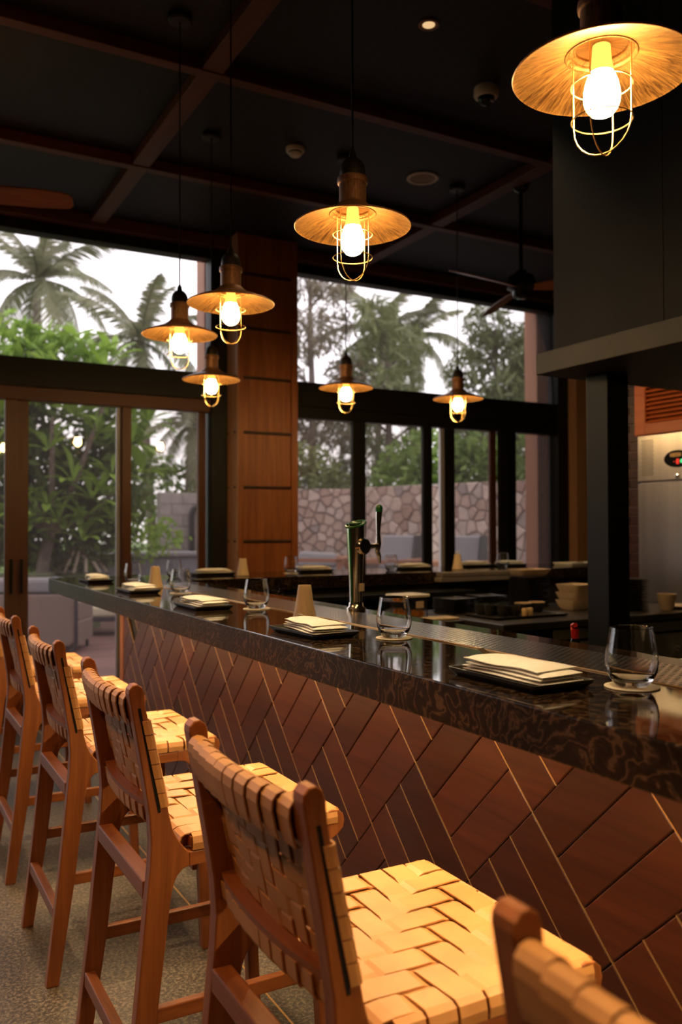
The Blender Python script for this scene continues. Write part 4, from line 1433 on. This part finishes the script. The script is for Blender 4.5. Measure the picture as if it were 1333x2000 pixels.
# oven tray with cups
tr = tag(put('baking_tray', tray_mesh(0.52, 0.30, 0.014), 'black_plate', None, 0, (3.235, 3.80, ZW)), 'long dark tray holding black cups on the work counter', 'tray')
cup = MB().lathe([(0, 0), (0.026, 0), (0.030, 0.004), (0.034, 0.035), (0.035, 0.058), (0.032, 0.058), (0.030, 0.02), (0, 0.008)], seg=24).mesh('cup', True)
spots = [(3.07, 3.90), (3.145, 3.89), (3.07, 3.825), (3.145, 3.82), (3.22, 3.885), (3.105, 3.755), (3.18, 3.75)]
for k, (x, y) in enumerate(spots):
    tag(put('cup', cup, 'black_plate', None, 0, (x, y, ZW+0.0085)), 'small black cup standing among the others at the left end of the dark tray', 'cup', 'black cups on the dark tray')
def bowl(name, x, y, lab):
    t = thing(name, lab, 'bowl', (x, y, ZW+0.0085), 0, 'dark bowls with pale rims')
    MB().lathe([(0, 0), (0.030, 0), (0.040, 0.010), (0.046, 0.035), (0.048, 0.052)], seg=28).build('body', 'black_plate', t, True)
    MB().lathe([(0.048, 0.052), (0.049, 0.057), (0.045, 0.057), (0.042, 0.035), (0.034, 0.014), (0, 0.008)], seg=28).build('glazed_inside', 'cream_ceramic', t, True)
bowl('dip_bowl', 3.335, 3.855, 'dark bowl with a pale rim on the tray, left of its twin')
bowl('dip_bowl', 3.445, 3.865, 'dark bowl with a pale rim on the tray, right of its twin')
for k, (x, y) in enumerate(((3.205, 3.690), (3.245, 3.698))):
    tag(MB().lathe([(0, 0), (0.017, 0), (0.0185, 0.004), (0.0185, 0.038), (0.015, 0.044), (0, 0.045)], seg=18).build('cork_stopper', 'cork', None, True, loc=(x, y, ZW+0.0085)), ('left', 'right')[k]+' one of the two yellow stoppers on the dark tray', 'stopper', 'yellow stoppers')
# cream rectangular dishes
def dish_mesh(lx, ly, h):
    m = MB()
    R = []
    for sx, sy, z in ((lx*0.36, ly*0.32, 0), (lx*0.42, ly*0.40, h*0.25), (lx*0.5, ly*0.5, h), (lx*0.485, ly*0.48, h), (lx*0.40, ly*0.37, h*0.3), (lx*0.34, ly*0.30, h*0.16)):
        k = len(m.v)
        R.append(k)
        r = 0.02
        for cx, cy, a0 in ((sx-r, sy-r, 0), (-sx+r, sy-r, PI/2), (-sx+r, -sy+r, PI), (sx-r, -sy+r, 1.5*PI)):
            for q in range(5):
                a = a0+q*PI/8
                m.v.append((cx+r*math.cos(a), cy+r*math.sin(a), z))
    for a, b_ in zip(R, R[1:]):
        for i in range(20):
            j = (i+1) % 20
            m.f.append((a+i, a+j, b_+j, b_+i))
    m.f.append(tuple(R[0]+i for i in reversed(range(20))))
    m.f.append(tuple(R[-1]+i for i in range(20)))
    return m.mesh('dish', True)
DISH = dish_mesh(0.20, 0.17, 0.060)
for k in range(3):
    tag(put('cream_dish', DISH, 'cream_ceramic', None, 0, (3.79, 3.90, ZW+0.0475*k), (0, 0, 0.1*k)), ('lowest', 'middle', 'topmost')[k]+' of the three stacked cream dishes left of the black post', 'dish', 'stacked cream dishes')
tag(put('oblong_dish', dish_mesh(0.26, 0.15, 0.046), 'cream_ceramic', None, 0, (3.70, 4.22, ZW+15*0.0125+0.0015), (0, 0, 0.05)), 'oblong cream dish on top of the tall black plate stack', 'dish')
tag(MB().lathe([(0, 0), (0.035, 0), (0.040, 0.01), (0.055, 0.075), (0.058, 0.098), (0.054, 0.098), (0.036, 0.014), (0, 0.010)], seg=30).build('cream_bowl', 'cream_ceramic', None, True, loc=(4.235, 3.60, ZW)), 'deep cream bowl right of the round black plates', 'bowl')
tag(put('side_plate', disc(0.11, 0.02), 'cream_ceramic', None, 0, (4.40, 3.66, ZW)), 'cream plate at the right edge beside the deep bowl', 'plate')
# plate with napkin on inner counter near the right edge
ic = thing('service_counter', 'dark service counter behind the nearest glass at the right edge', 'counter', (2.15, 0.75, 0))
MB().box(-0.10, 0.50, -0.9, 1.15, 0.925, 0.96).build('top', 'steel_dark', ic, bevel=0.004)
MB().box(-0.08, 0.48, -0.88, 1.13, 0.0, 0.924).build('carcass', 'black_metal', ic)
pt = tag(put('oval_plate', dish_mesh(0.30, 0.34, 0.024), 'black_plate', None, 0, (2.19, 1.66, 0.9605), (0, 0, 0.3)), 'dark plate under a white cloth at the right edge behind the nearest glass', 'plate')
tag(put('service_cloth', NAPS[1], 'napkin', None, 0, (2.19, 1.66, 0.9851), (0, 0, 0.9)), 'flat white cloth on the dark plate at the right edge', 'cloth')
rdt = thing('bottle_pourer', 'red plastic pourer spout showing over the inner bar edge before the post', 'pourer', (1.90, 1.96, 0))
MB().lathe([(0, 0.9605), (0.034, 0.9605), (0.036, 0.98), (0.036, 1.02), (0.016, 1.045), (0.013, 1.062)], seg=18).build('bottle', 'dome_black', rdt, True)
MB().tube([(0, 0, 1.06), (0, 0, 1.085), (0.012, 0.016, 1.098), (-0.010, -0.012, 1.104)], [0.012, 0.013, 0.012, 0.007], 10).build('spout', 'red_plastic', rdt, True)
MB().box(-0.05, 0.05, -0.05, 0.05, 0.0, 0.96).build('stand', 'black_metal', rdt)

# ================================================================== OUTDOORS
gd = tag(MB().box(-40, 60, 6.70, 90, -0.6, -0.14).build('ground', 'grass'), kind='structure')
dk = struct('deck')
MB().box(-4.0, 7.2, 6.72, 13.4, -0.139, -0.06).build('joists', 'joint', dk)
bd_me = MB().box(-5.5, 5.5, -0.064, 0.064, -0.0585, -0.02).mesh('board')
y = 6.79
while y < 13.3:
    put('board', bd_me, 'deck', dk, 0.003, (1.6, y, 0))
    y += 0.134
for x0, lab in ((2.47, 'pale timber post outside the glass at the right of the left window bay'), (6.10, 'pale timber post outside the glass at the right end of the right windows')):
    ep = thing('outdoor_post', lab, 'post', (x0, 6.87, -0.02))
    wdt = 0.055 if x0 < 3 else 0.13
    MB().box(-wdt*0.3, wdt*0.9, -0.10, 0.09, 0.0, ZC+0.1).build('shaft', 'ext_post', ep, bevel=0.004)
    for z in (0.44, 0.88, 1.317, 1.747, 2.183, 2.62, 3.02):
        MB().tube([(0.02, -0.1005, z), (0.02, -0.108, z)], 0.011, 10).build('peg', 'rung_wood', ep, True)

# stone rubble wall (two runs)
sw = thing('stone_wall', 'rubble stone garden wall of pinkish grey stones behind the outdoor sofas', 'wall')
def stones(A, B, z0, z1, cell, seed):
    rnd = random.Random(seed)
    A, B = Vector(A), Vector(B)
    d = (B-A)
    L = d.length
    d.normalize()
    nrm = Vector((d.y, -d.x))
    if nrm.dot(-A) < 0:
        nrm = -nrm
    cols, rows = int(L/(cell*0.85)), int((z1-z0)/(cell*1.05))
    pts = []
    for i in range(-1, cols+1):
        for j in range(-1, rows+1):
            pts.append(((i+0.5+rnd.uniform(-.42, .42))*L/cols, z0+(j+0.5+rnd.uniform(-.42, .42)+(0.5 if i % 2 else 0))*(z1-z0)/rows))
    ang = math.atan2(d.y, d.x)
    core = MB()
    n3 = Vector((nrm.x, nrm.y, 0))
    a3, b3 = Vector((A.x, A.y, 0)), Vector((B.x, B.y, 0))
    bq = [a3-n3*0.35, b3-n3*0.35, b3-n3*0.012, a3-n3*0.012]
    core.quadbox([p+Vector((0, 0, -0.14)) for p in bq]+[p+Vector((0, 0, z1-0.01)) for p in bq])
    core.build('wall_core', 'stone_joint', sw)
    for i, p in enumerate(pts):
        poly = [(0, z0), (L, z0), (L, z1), (0, z1)]
        for j, q in enumerate(pts):
            if i == j or abs(q[0]-p[0]) > 3.2*cell or abs(q[1]-p[1]) > 3.2*cell:
                continue
            a, b_ = q[0]-p[0], q[1]-p[1]
            poly = clip(poly, a, b_, (q[0]**2-p[0]**2+q[1]**2-p[1]**2)/2)
            if len(poly) < 3:
                break
        if len(poly) < 3:
            continue
        o1 = offset_in(poly, 0.007)
        o2 = offset_in(poly, 0.022)
        if len(o1) < 3:
            continue
        cx = sum(q[0] for q in o1)/len(o1)
        cz = sum(q[1] for q in o1)/len(o1)
        m = MB()
        n1 = len(o1)
        pr = rnd.uniform(0.012, 0.035)
        m.v += [(q[0]-cx, 0.02, q[1]-cz) for q in o1]
        m.v += [(q[0]-cx, -pr*0.4, q[1]-cz) for q in o1]
        m.v += [((q[0]-cx)*0.78, -pr, (q[1]-cz)*0.78) for q in o1]
        for r in range(2):
            for k in range(n1):
                k2 = (k+1) % n1
                m.f.append((r*n1+k, r*n1+k2, (r+1)*n1+k2, (r+1)*n1+k))
        m.f.append(tuple(2*n1+k for k in range(n1)))
        c = A+d*cx
        sgn = 1 if (Vector((-d.y, d.x)).dot(nrm) < 0) else -1
        o = m.build('stone', 'stone', sw, loc=(c.x, c.y, cz))
        o.rotation_euler = (0, 0, ang if sgn > 0 else ang)
        if sgn < 0:
            o.scale = (1, -1, 1)
stones((5.2, 13.7), (7.36, 12.95), 0.80, 2.08, 0.16, 3)
stones((7.36, 12.95), (8.80, 8.65), 0.80, 2.10, 0.185, 4)

# terrace under sofas
tag(MB().prism([(4.4, 9.4), (6.35, 7.0), (8.8, 7.2), (7.1, 12.6), (5.0, 12.6)], -0.139, 0.40, 'z').build('terrace', 'low_wall'), kind='structure')
def sofa(loc, rz, label, w=0.95, back=True):
    t = thing('outdoor_sofa', label, 'sofa', loc, rz, 'timber framed outdoor seats')
    W = w/2
    for x in (-W, W-0.07):
        for y in (-0.36, 0.30):
            MB().box(x, x+0.07, y, y+0.06, 0, 0.56 if y < 0 else 0.60).build('leg', 'outdoor_wood', t, bevel=0.004)
        MB().box(x-0.01, x+0.08, -0.38, 0.38, 0.561, 0.60).build('arm_rest', 'outdoor_wood', t, bevel=0.006)
    MB().box(-W+0.071, W-0.071, -0.355, -0.315, 0.22, 0.29).build('seat_rail', 'outdoor_wood', t, bevel=0.004)
    MB().box(-W+0.071, W-0.071, -0.355, -0.315, 0.54, 0.59).build('front_rail', 'outdoor_wood', t, bevel=0.004)
    MB().box(-W+0.071, W-0.071, 0.31, 0.35, 0.22, 0.60).build('back_rail', 'outdoor_wood', t, bevel=0.004)
    MB().box(-W+0.075, W-0.075, -0.314, 0.309, 0.29, 0.46).build('seat_cushion', 'cushion_grey', t, bevel=0.03)
    if back:
        MB().quadbox([(W-0.079, -0.02, 0.461), (W-0.04, -0.02, 0.461), (W-0.04, 0.30, 0.461), (W-0.079, 0.30, 0.461), (W-0.095, 0.17, 0.90), (W-0.06, 0.17, 0.90), (W-0.06, 0.36, 0.90), (W-0.095, 0.36, 0.90)]).build('shaded_back_wedge', 'pipe', t)  # dark colour paints the shade on the back of the sofa frame
        MB().quadbox([(-W+0.08, 0.10, 0.462), (W-0.08, 0.10, 0.462), (W-0.08, 0.30, 0.462), (-W+0.08, 0.30, 0.462), (-W+0.10, 0.20, 0.90), (W-0.10, 0.20, 0.90), (W-0.10, 0.36, 0.90), (-W+0.10, 0.36, 0.90)]).build('back_cushion', 'cushion_grey', t, bevel=0.025)
    else:
        MB().quadbox([(-0.12, -0.2, 0.462), (W-0.1, -0.25, 0.462), (W-0.1, -0.1, 0.462), (-0.12, -0.05, 0.462), (-0.10, -0.16, 0.68), (W-0.14, -0.2, 0.66), (W-0.13, -0.06, 0.66), (-0.10, -0.02, 0.68)]).build('pillow', 'cushion_grey', t, bevel=0.04)
    return t
sofa((6.05, 9.55, 0.40), math.radians(-55), 'timber outdoor sofa with grey cushions behind the beer tap handle', 0.66)
sofa((6.32, 8.48, 0.40), math.radians(-58), 'timber outdoor sofa with grey cushions seen through the open door gap', 0.62)
sofa((6.70, 7.50, 0.40), math.radians(-60), 'timber outdoor sofa with grey cushions farthest right behind the glass', 0.58)
sofa((5.42, 10.75, 0.40), math.radians(-40), 'low timber outdoor bench with a loose grey pillow left of the beer tap', 1.1, False)

# wicker lounge chair outside the left doors
ws = thing('wicker_sofa', 'grey wicker sofa seen from behind outside the left glass door', 'sofa', (1.35, 10.40, -0.02), math.radians(-28))
MB().prism([(-0.85, 0.10), (0.80, 0.10), (0.84, 0.14), (0.84, 0.62), (0.78, 0.68), (-0.85, 0.68)], -0.06, 0.0).build('back_panel', 'wicker', ws, bevel=0.02)
MB().box(-0.85, 0.84, 0.0, 0.75, 0.10, 0.36).build('seat_base', 'wicker', ws, bevel=0.02)
MB().box(0.74, 0.84, 0.0, 0.75, 0.361, 0.58).build('arm', 'wicker', ws, bevel=0.02)
MB().tube([(0.79, -0.03, 0.0), (0.862, -0.03, 0.12), (0.862, -0.03, 0.62), (0.80, -0.03, 0.70), (-0.85, -0.03, 0.70)], 0.018, 8).build('frame_tube', 'pipe', ws, True)
for x in (-0.8, 0.78):
    for y in (0.02, 0.7):
        MB().tube([(x, y, 0), (x, y, 0.11)], 0.02, 8).build('foot', 'pipe', ws, True)
MB().box(-0.80, 0.70, 0.02, 0.22, 0.362, 0.86).build('back_cushion', 'cushion_grey', ws, bevel=0.05)
lc = thing('lounge_chair', 'low outdoor chair with a cream cushion on the deck under the bar corner', 'chair', (2.85, 11.75, -0.02), math.radians(-20))
MB().box(-0.36, 0.34, -0.35, 0.35, 0.20, 0.25).build('seat_frame', 'pipe', lc, bevel=0.01)
MB().box(-0.34, 0.20, -0.33, 0.30, 0.251, 0.40).build('cushion', 'cushion_cream', lc, bevel=0.04)
MB().box(0.22, 0.36, -0.35, 0.35, 0.251, 0.52).build('side_panel', 'cushion_grey', lc, bevel=0.03)
for x in (-0.33, 0.31):
    for y in (-0.32, 0.32):
        MB().box(x-0.03, x+0.03, y-0.03, y+0.03, 0, 0.199).build('leg', 'pipe', lc)
# planter bench
lw = thing('planter_bench', 'long low grey planter wall with a pale top before the green garden', 'planter', (3.75, 13.75, -0.02), math.radians(-12))
MB().box(-1.3, 1.15, -0.2, 0.2, 0.0, 0.97).build('body', 'low_wall', lw, bevel=0.01)
MB().box(-1.34, 1.19, -0.26, 0.26, 0.971, 1.04).build('coping', 'cushion_grey', lw, bevel=0.015)
# low planting bed on the left in front of the plumeria
pb_ = thing('planting_bed', 'dark raised planting bed at the foot of the leafy tree', 'planter', (1.75, 12.0, -0.02), math.radians(-15))
MB().box(-1.7, 0.50, -0.35, 0.35, 0.0, 0.78).build('body', 'low_wall', pb_, bevel=0.02)
MB().box(-1.65, 0.45, -0.30, 0.30, 0.781, 0.83).build('soil', 'soil', pb_)

# driftwood sculpture
dw = thing('driftwood_sculpture', 'bleached driftwood branches leaning together like a tripod in the garden', 'sculpture', (2.69, 12.75, 0.82))
rnd = random.Random(5)
for k in range(11):
    a = k*2*PI/11+0.3
    r0 = rnd.uniform(0.20, 0.42)
    mid = Vector((r0*0.5*math.cos(a+0.4), r0*0.5*math.sin(a+0.4), 0.20+rnd.uniform(-.08, .08)))
    MB().tube([(r0*math.cos(a), r0*math.sin(a), -0.05), mid, (0.03*math.cos(a), 0.03*math.sin(a), 0.36+rnd.uniform(-.10, .12))], [0.022, 0.026, 0.016], 7).build('branch', 'driftwood', dw, True)
MB().lathe([(0, -0.96), (0.34, -0.96), (0.30, -0.06), (0, -0.05)], seg=16).build('mound', 'soil', dw, True)

# block wall with pipe
bw = thing('block_wall', 'grey concrete block wall with a black pipe beyond the left door', 'wall', (5.0, 14.6, -0.14))
MB().box(-0.50, 3.1, 0.02, 0.25, 0.0, 2.17).build('wall_core', 'block_joint', bw)
for r in range(11):
    z = 0.004+r*0.197
    x = -0.50-(0.20 if r % 2 else 0.0)
    while x < 3.1:
        a, b_ = max(x, -0.50), min(x+0.392, 3.1)
        if b_-a > 0.05:
            MB().box(a, b_, -0.004-rnd.uniform(0, .006), 0.0195, z, z+0.189).build('block', 'block', bw, bevel=0.006)
        x += 0.40
dp = thing('drain_pipe', 'black drain pipe with a bent top on the concrete block wall', 'pipe', (5.03, 14.52, -0.14))
MB().tube([(0, 0, 0.0), (0, 0, 1.78), (0.03, 0, 1.88), (0.12, 0, 1.93), (0.24, 0, 1.93)], 0.045, 10).build('tube', 'pipe', dp, True)
for z in (0.5, 1.4):
    MB().lathe([(0.046, -0.02), (0.056, -0.02), (0.056, 0.02), (0.046, 0.02)], (0, 0, z), 16).build('bracket', 'pipe', dp)

# ---- plants
RS = np.random.RandomState(11)
def scatter(blobs, n, size, asp=0.45, droop=0.0, seed=0):
    """joined leaf quads (folded in two) scattered in ellipsoids"""
    rs = np.random.RandomState(seed)
    V, F = [], []
    vol = np.array([b[3]*b[4]*b[5] for b in blobs])
    pick = rs.choice(len(blobs), n, p=vol/vol.sum())
    d = rs.normal(size=(n, 3))
    d /= np.linalg.norm(d, axis=1)[:, None]
    rr = rs.uniform(0.25, 1.0, n)**0.5
    B = np.array(blobs)[pick]
    P = B[:, :3]+d*rr[:, None]*B[:, 3:6]
    t = rs.normal(size=(n, 3))+d*0.6
    t[:, 2] -= droop
    t /= np.linalg.norm(t, axis=1)[:, None]
    s = np.cross(t, rs.normal(size=(n, 3)))
    s /= np.linalg.norm(s, axis=1)[:, None]
    L = size*rs.uniform(0.6, 1.4, n)
    W = L*asp
    nn = np.cross(s, t)
    a = P-t*L[:, None]/2
    b = P+s*W[:, None]/2+nn*W[:, None]*0.15
    c = P+t*L[:, None]/2
    e = P-s*W[:, None]/2+nn*W[:, None]*0.15
    V = np.stack([a, b, c, e], 1).reshape(-1, 3)
    F = np.arange(4*n).reshape(-1, 4)
    T = np.stack([F[:, [0, 1, 2]], F[:, [0, 2, 3]]], 1).reshape(-1, 3)
    me = bpy.data.meshes.new('foliage')
    me.from_pydata(V.tolist(), [], T.tolist())
    return me
def foliage(parent, blobs, n, size, mat, asp=0.45, droop=0.0, seed=0, name='foliage'):
    o = put(name, scatter(blobs, n, size, asp, droop, seed), mat, parent)
    o['kind'] = 'stuff'
    return o

# plumeria-like tree with big leaves
pl_ = thing('leafy_tree', 'broad leafy green tree filling the left glass doors', 'tree', (2.35, 12.35, -0.14))
rnd = random.Random(21)
MB().tube([(-0.3, 0.1, 0), (-0.2, 0.05, 1.0), (-0.05, 0, 1.8)], [0.10, 0.085, 0.07], 9).build('trunk', 'bark', pl_, True)
for k in range(9):
    a = k*0.75
    e = Vector((1.0*math.cos(a), 0.7*math.sin(a), 2.3+0.35*(k % 4)))
    MB().tube([(-0.1, 0.0, 1.5), Vector((-0.1, 0, 1.5)).lerp(e, 0.5)+Vector((0, 0, -0.15)), e], [0.055, 0.04, 0.022], 7).build('branch', 'bark', pl_, True)
def big_leaf():
    m = MB()
    pts = [(0.0, 0.006, 0.0), (0.08, 0.024, 0.012), (0.17, 0.042, 0.018), (0.25, 0.045, 0.012), (0.31, 0.030, -0.004), (0.35, 0.004, -0.02)]
    for x, w, z in pts:
        m.v += [(x, -w, z+w*0.35), (x, 0, z), (x, w, z+w*0.35)]
    for i in range(len(pts)-1):
        for j in range(2):
            q = i*3+j
            m.f.append((q, q+1, q+4, q+3))
    me = m.mesh('leaf', True)
    return me
LEAF = big_leaf()
LEAF.materials.append(MT['leaf_bright'])
cnt = 0
heads = []
for k in range(44):
    a = rnd.uniform(0, 2*PI)
    ph = math.acos(rnd.uniform(-0.95, 1))
    rr = rnd.uniform(0.72, 1.0)
    c = Vector((1.28*rr*math.sin(ph)*math.cos(a), -0.15-0.55*abs(rr*math.sin(ph)*math.sin(a)), 2.75+1.60*rr*math.cos(ph)))
    heads.append(c)
for c in heads:
    up_ = (Vector((c.x*0.5, c.y*0.4-0.3, 1.0))).normalized()
    for q in range(7):
        if cnt >= 300:
            break
        az = q*2*PI/7+rnd.uniform(-.3, .3)
        el = rnd.uniform(0.15, 0.9)
        s1 = up_.orthogonal().normalized()
        s2 = up_.cross(s1)
        d = (s1*math.cos(az)+s2*math.sin(az))*math.cos(el)+up_*math.sin(el)
        o = put('leaf', LEAF, None, pl_, 0, c+d*0.03)
        o.rotation_euler = d.to_track_quat('X', 'Z').to_euler()
        sc_ = rnd.uniform(0.85, 1.45)
        o.scale = (sc_, sc_, sc_)
        cnt += 1
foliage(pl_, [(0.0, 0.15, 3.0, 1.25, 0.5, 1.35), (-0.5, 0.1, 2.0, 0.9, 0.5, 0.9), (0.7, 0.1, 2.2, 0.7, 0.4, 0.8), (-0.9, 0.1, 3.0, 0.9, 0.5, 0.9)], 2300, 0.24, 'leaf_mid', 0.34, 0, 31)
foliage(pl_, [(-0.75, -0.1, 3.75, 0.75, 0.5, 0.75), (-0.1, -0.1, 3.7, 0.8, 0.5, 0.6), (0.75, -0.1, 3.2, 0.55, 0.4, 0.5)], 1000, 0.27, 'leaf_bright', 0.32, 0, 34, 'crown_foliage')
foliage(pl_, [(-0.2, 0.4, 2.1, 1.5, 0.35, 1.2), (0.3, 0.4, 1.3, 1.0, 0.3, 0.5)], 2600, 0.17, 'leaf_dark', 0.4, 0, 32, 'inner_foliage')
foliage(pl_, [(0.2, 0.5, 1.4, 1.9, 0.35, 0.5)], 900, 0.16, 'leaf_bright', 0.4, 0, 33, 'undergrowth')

# palms
def frond_mesh(L, sag, seed, leaf_l=0.55):
    rs = random.Random(seed)
    m = MB()
    N = 34
    def pt(t):
        return Vector((L*t*(1-0.12*t*t), 0, L*(0.30*t-sag*t*t)))
    m.tube([pt(i/8) for i in range(9)], [0.035*(1-0.85*i/8) for i in range(9)], 5)
    for i in range(2, N):
        t = i/N
        p = pt(t)
        d = (pt(min(1, t+0.02))-p)
        if d.length < 1e-6:
            d = p-pt(t-0.02)
        d.normalize()
        ll = leaf_l*L/2.6*(math.sin(PI*min(1, t*0.92+0.1))**0.6)*rs.uniform(0.8, 1.1)
        for s in (-1, 1):
            e = p+d*ll*0.45+Vector((0, s*ll*0.72, -ll*(0.35+0.5*t)*rs.uniform(0.7, 1.3)))
            md_ = p.lerp(e, 0.5)+Vector((0, 0, ll*0.10))
            w = 0.016*L/2.6*2.4
            k = len(m.v)
            m.v += [tuple(p-d*w), tuple(p+d*w), tuple(md_+d*w), tuple(md_-d*w), tuple(e)]
            m.f += [(k, k+1, k+2, k+3), (k+3, k+2, k+4)]
    me = m.mesh('frond')
    return me
FR = [frond_mesh(2.6, s, 40+i) for i, s in enumerate((0.45, 0.70, 0.95))]
for me in FR:
    me.materials.append(MT['leaf_palm'])
def palm(x, y, zc, sc_, n, label, seed):
    t = thing('palm_tree', label, 'palm', (x, y, -0.14), 0, 'palms beyond the garden')
    rs = random.Random(seed)
    h = zc+0.14
    lean = rs.uniform(-0.4, 0.4)
    MB().tube([(lean, 0, 0), (lean*0.6, 0, h*0.4), (lean*0.15, 0, h*0.8), (0, 0, h)], [0.17*sc_, 0.13*sc_, 0.11*sc_, 0.10*sc_], 10).build('trunk', 'bark', t, True)
    for k in range(n):
        az = k*2.399+rs.uniform(-.2, .2)
        el = (k/n)
        me = FR[0 if el < 0.35 else (1 if el < 0.7 else 2)]
        o = put('frond', me, None, t, 0, (0, 0, h), (0, -math.radians(62-105*el)+rs.uniform(-.12, .12), az))
        s = sc_*rs.uniform(0.85, 1.1)
        o.scale = (s, s, s)
    return t
palm(3.84, 22.9, 7.75, 1.0, 20, 'tall coconut palm behind the leafy tree in the upper left window', 1)
palm(5.58, 19.7, 5.75, 0.85, 16, 'shorter palm right of the tall coconut palm', 2)
palm(5.75, 16.6, 3.5, 0.62, 16, 'small palm above the concrete block wall', 3)
palm(12.56, 20.4, 6.9, 0.80, 17, 'left one of the two palm crowns in the right transom window', 4)
palm(13.87, 20.8, 6.9, 0.80, 17, 'right one of the two palm crowns in the right transom window', 5)
def airy(x, y, h, r, label, seed, n=3600, mat='leaf_olive', size=0.33):
    t = thing('casuarina_tree', label, 'tree', (x, y, -0.14), 0, 'feathery trees beyond the stone wall')
    rs = random.Random(seed)
    MB().tube([(0, 0, 0), (0.1, 0, h*0.5), (0, 0, h*0.97)], [0.13, 0.09, 0.03], 8).build('trunk', 'bark', t, True)
    blobs = []
    for k in range(13):
        z = h*(0.30+0.66*k/13)
        a = k*2.4
        rr = r*(1.05-0.65*k/13)
        e = Vector((rr*math.cos(a), rr*math.sin(a), z+0.35))
        MB().tube([(0, 0, z-0.2), e*0.5+Vector((0, 0, z*0.5)), e], [0.04, 0.03, 0.012], 6).build('branch', 'bark', t, True)
        blobs.append((e.x*0.8, e.y*0.8, e.z, 0.42*r, 0.42*r, 0.40*r))
    foliage(t, blobs, n, size, mat, 0.13, 0.9, seed)
    return t
airy(9.0, 17.8, 8.4, 1.5, 'feathery tree at the left of the right transom window', 11, 4200, 'leaf_dry')
airy(10.6, 17.0, 6.6, 1.3, 'feathery tree left of the two palm crowns', 12, 4400)
airy(11.9, 14.6, 6.0, 1.3, 'feathery tree right of the two palm crowns', 13, 5200)
airy(12.9, 13.6, 6.6, 1.4, 'feathery tree at the right end of the transom window', 14, 4800)
airy(14.9, 16.2, 6.4, 1.6, 'feathery tree half hidden behind the hood side of the window', 15, 4600)
airy(8.1, 18.6, 6.0, 1.2, 'thin feathery tree beside the timber column', 16, 3000, 'leaf_dry')
def bush(x, y, blobs, label, n, size, mat, seed):
    t = thing('shrub', label, 'shrub', (x, y, -0.14), 0, 'shrubs in the garden')
    for k in range(4):
        a = k*1.57
        MB().tube([(0.1*math.cos(a), 0.1*math.sin(a), 0), (0.35*math.cos(a), 0.35*math.sin(a), 1.2)], [0.04, 0.02], 6).build('stem', 'bark', t, True)
    foliage(t, blobs, n, size, mat, 0.42, 0, seed)
bush(7.6, 16.1, [(0, 0, 2.2, 1.6, 0.8, 1.2), (-1.0, 0, 1.6, 1.0, 0.7, 1.0)], 'large round green shrub over the left part of the stone wall', 4200, 0.20, 'leaf_olive', 51)
bush(9.6, 13.6, [(0, 0, 2.1, 1.5, 0.9, 1.35), (0.6, -0.6, 2.6, 0.9, 0.6, 0.8)], 'large green shrub over the middle of the stone wall', 4200, 0.20, 'leaf_mid', 52)
bush(11.2, 10.9, [(0, 0, 2.2, 1.4, 1.3, 1.5), (-0.6, 0.9, 2.0, 0.9, 0.9, 1.3)], 'tall green shrub over the right part of the stone wall', 4600, 0.20, 'leaf_mid', 53)
bush(12.4, 9.0, [(0, 0, 2.2, 1.4, 1.3, 1.6)], 'green shrub beside the right outdoor post', 2600, 0.20, 'leaf_olive', 54)
bush(5.5, 16.9, [(0, 0, 2.3, 1.5, 0.6, 0.7), (1.4, 0, 2.7, 1.2, 0.6, 1.2)], 'bright green shrub behind the concrete block wall', 2600, 0.19, 'leaf_mid', 55)
bush(3.0, 15.3, [(0, 0, 1.4, 1.2, 0.4, 0.9), (-1.8, 0.2, 1.4, 1.4, 0.5, 0.9)], 'bright green shrub low behind the planter bench', 2600, 0.17, 'leaf_bright', 56)
bush(0.4, 15.0, [(0, 0, 1.6, 1.6, 0.6, 1.5)], 'green shrub at the far left behind the leafy tree', 2000, 0.2, 'leaf_mid', 57)
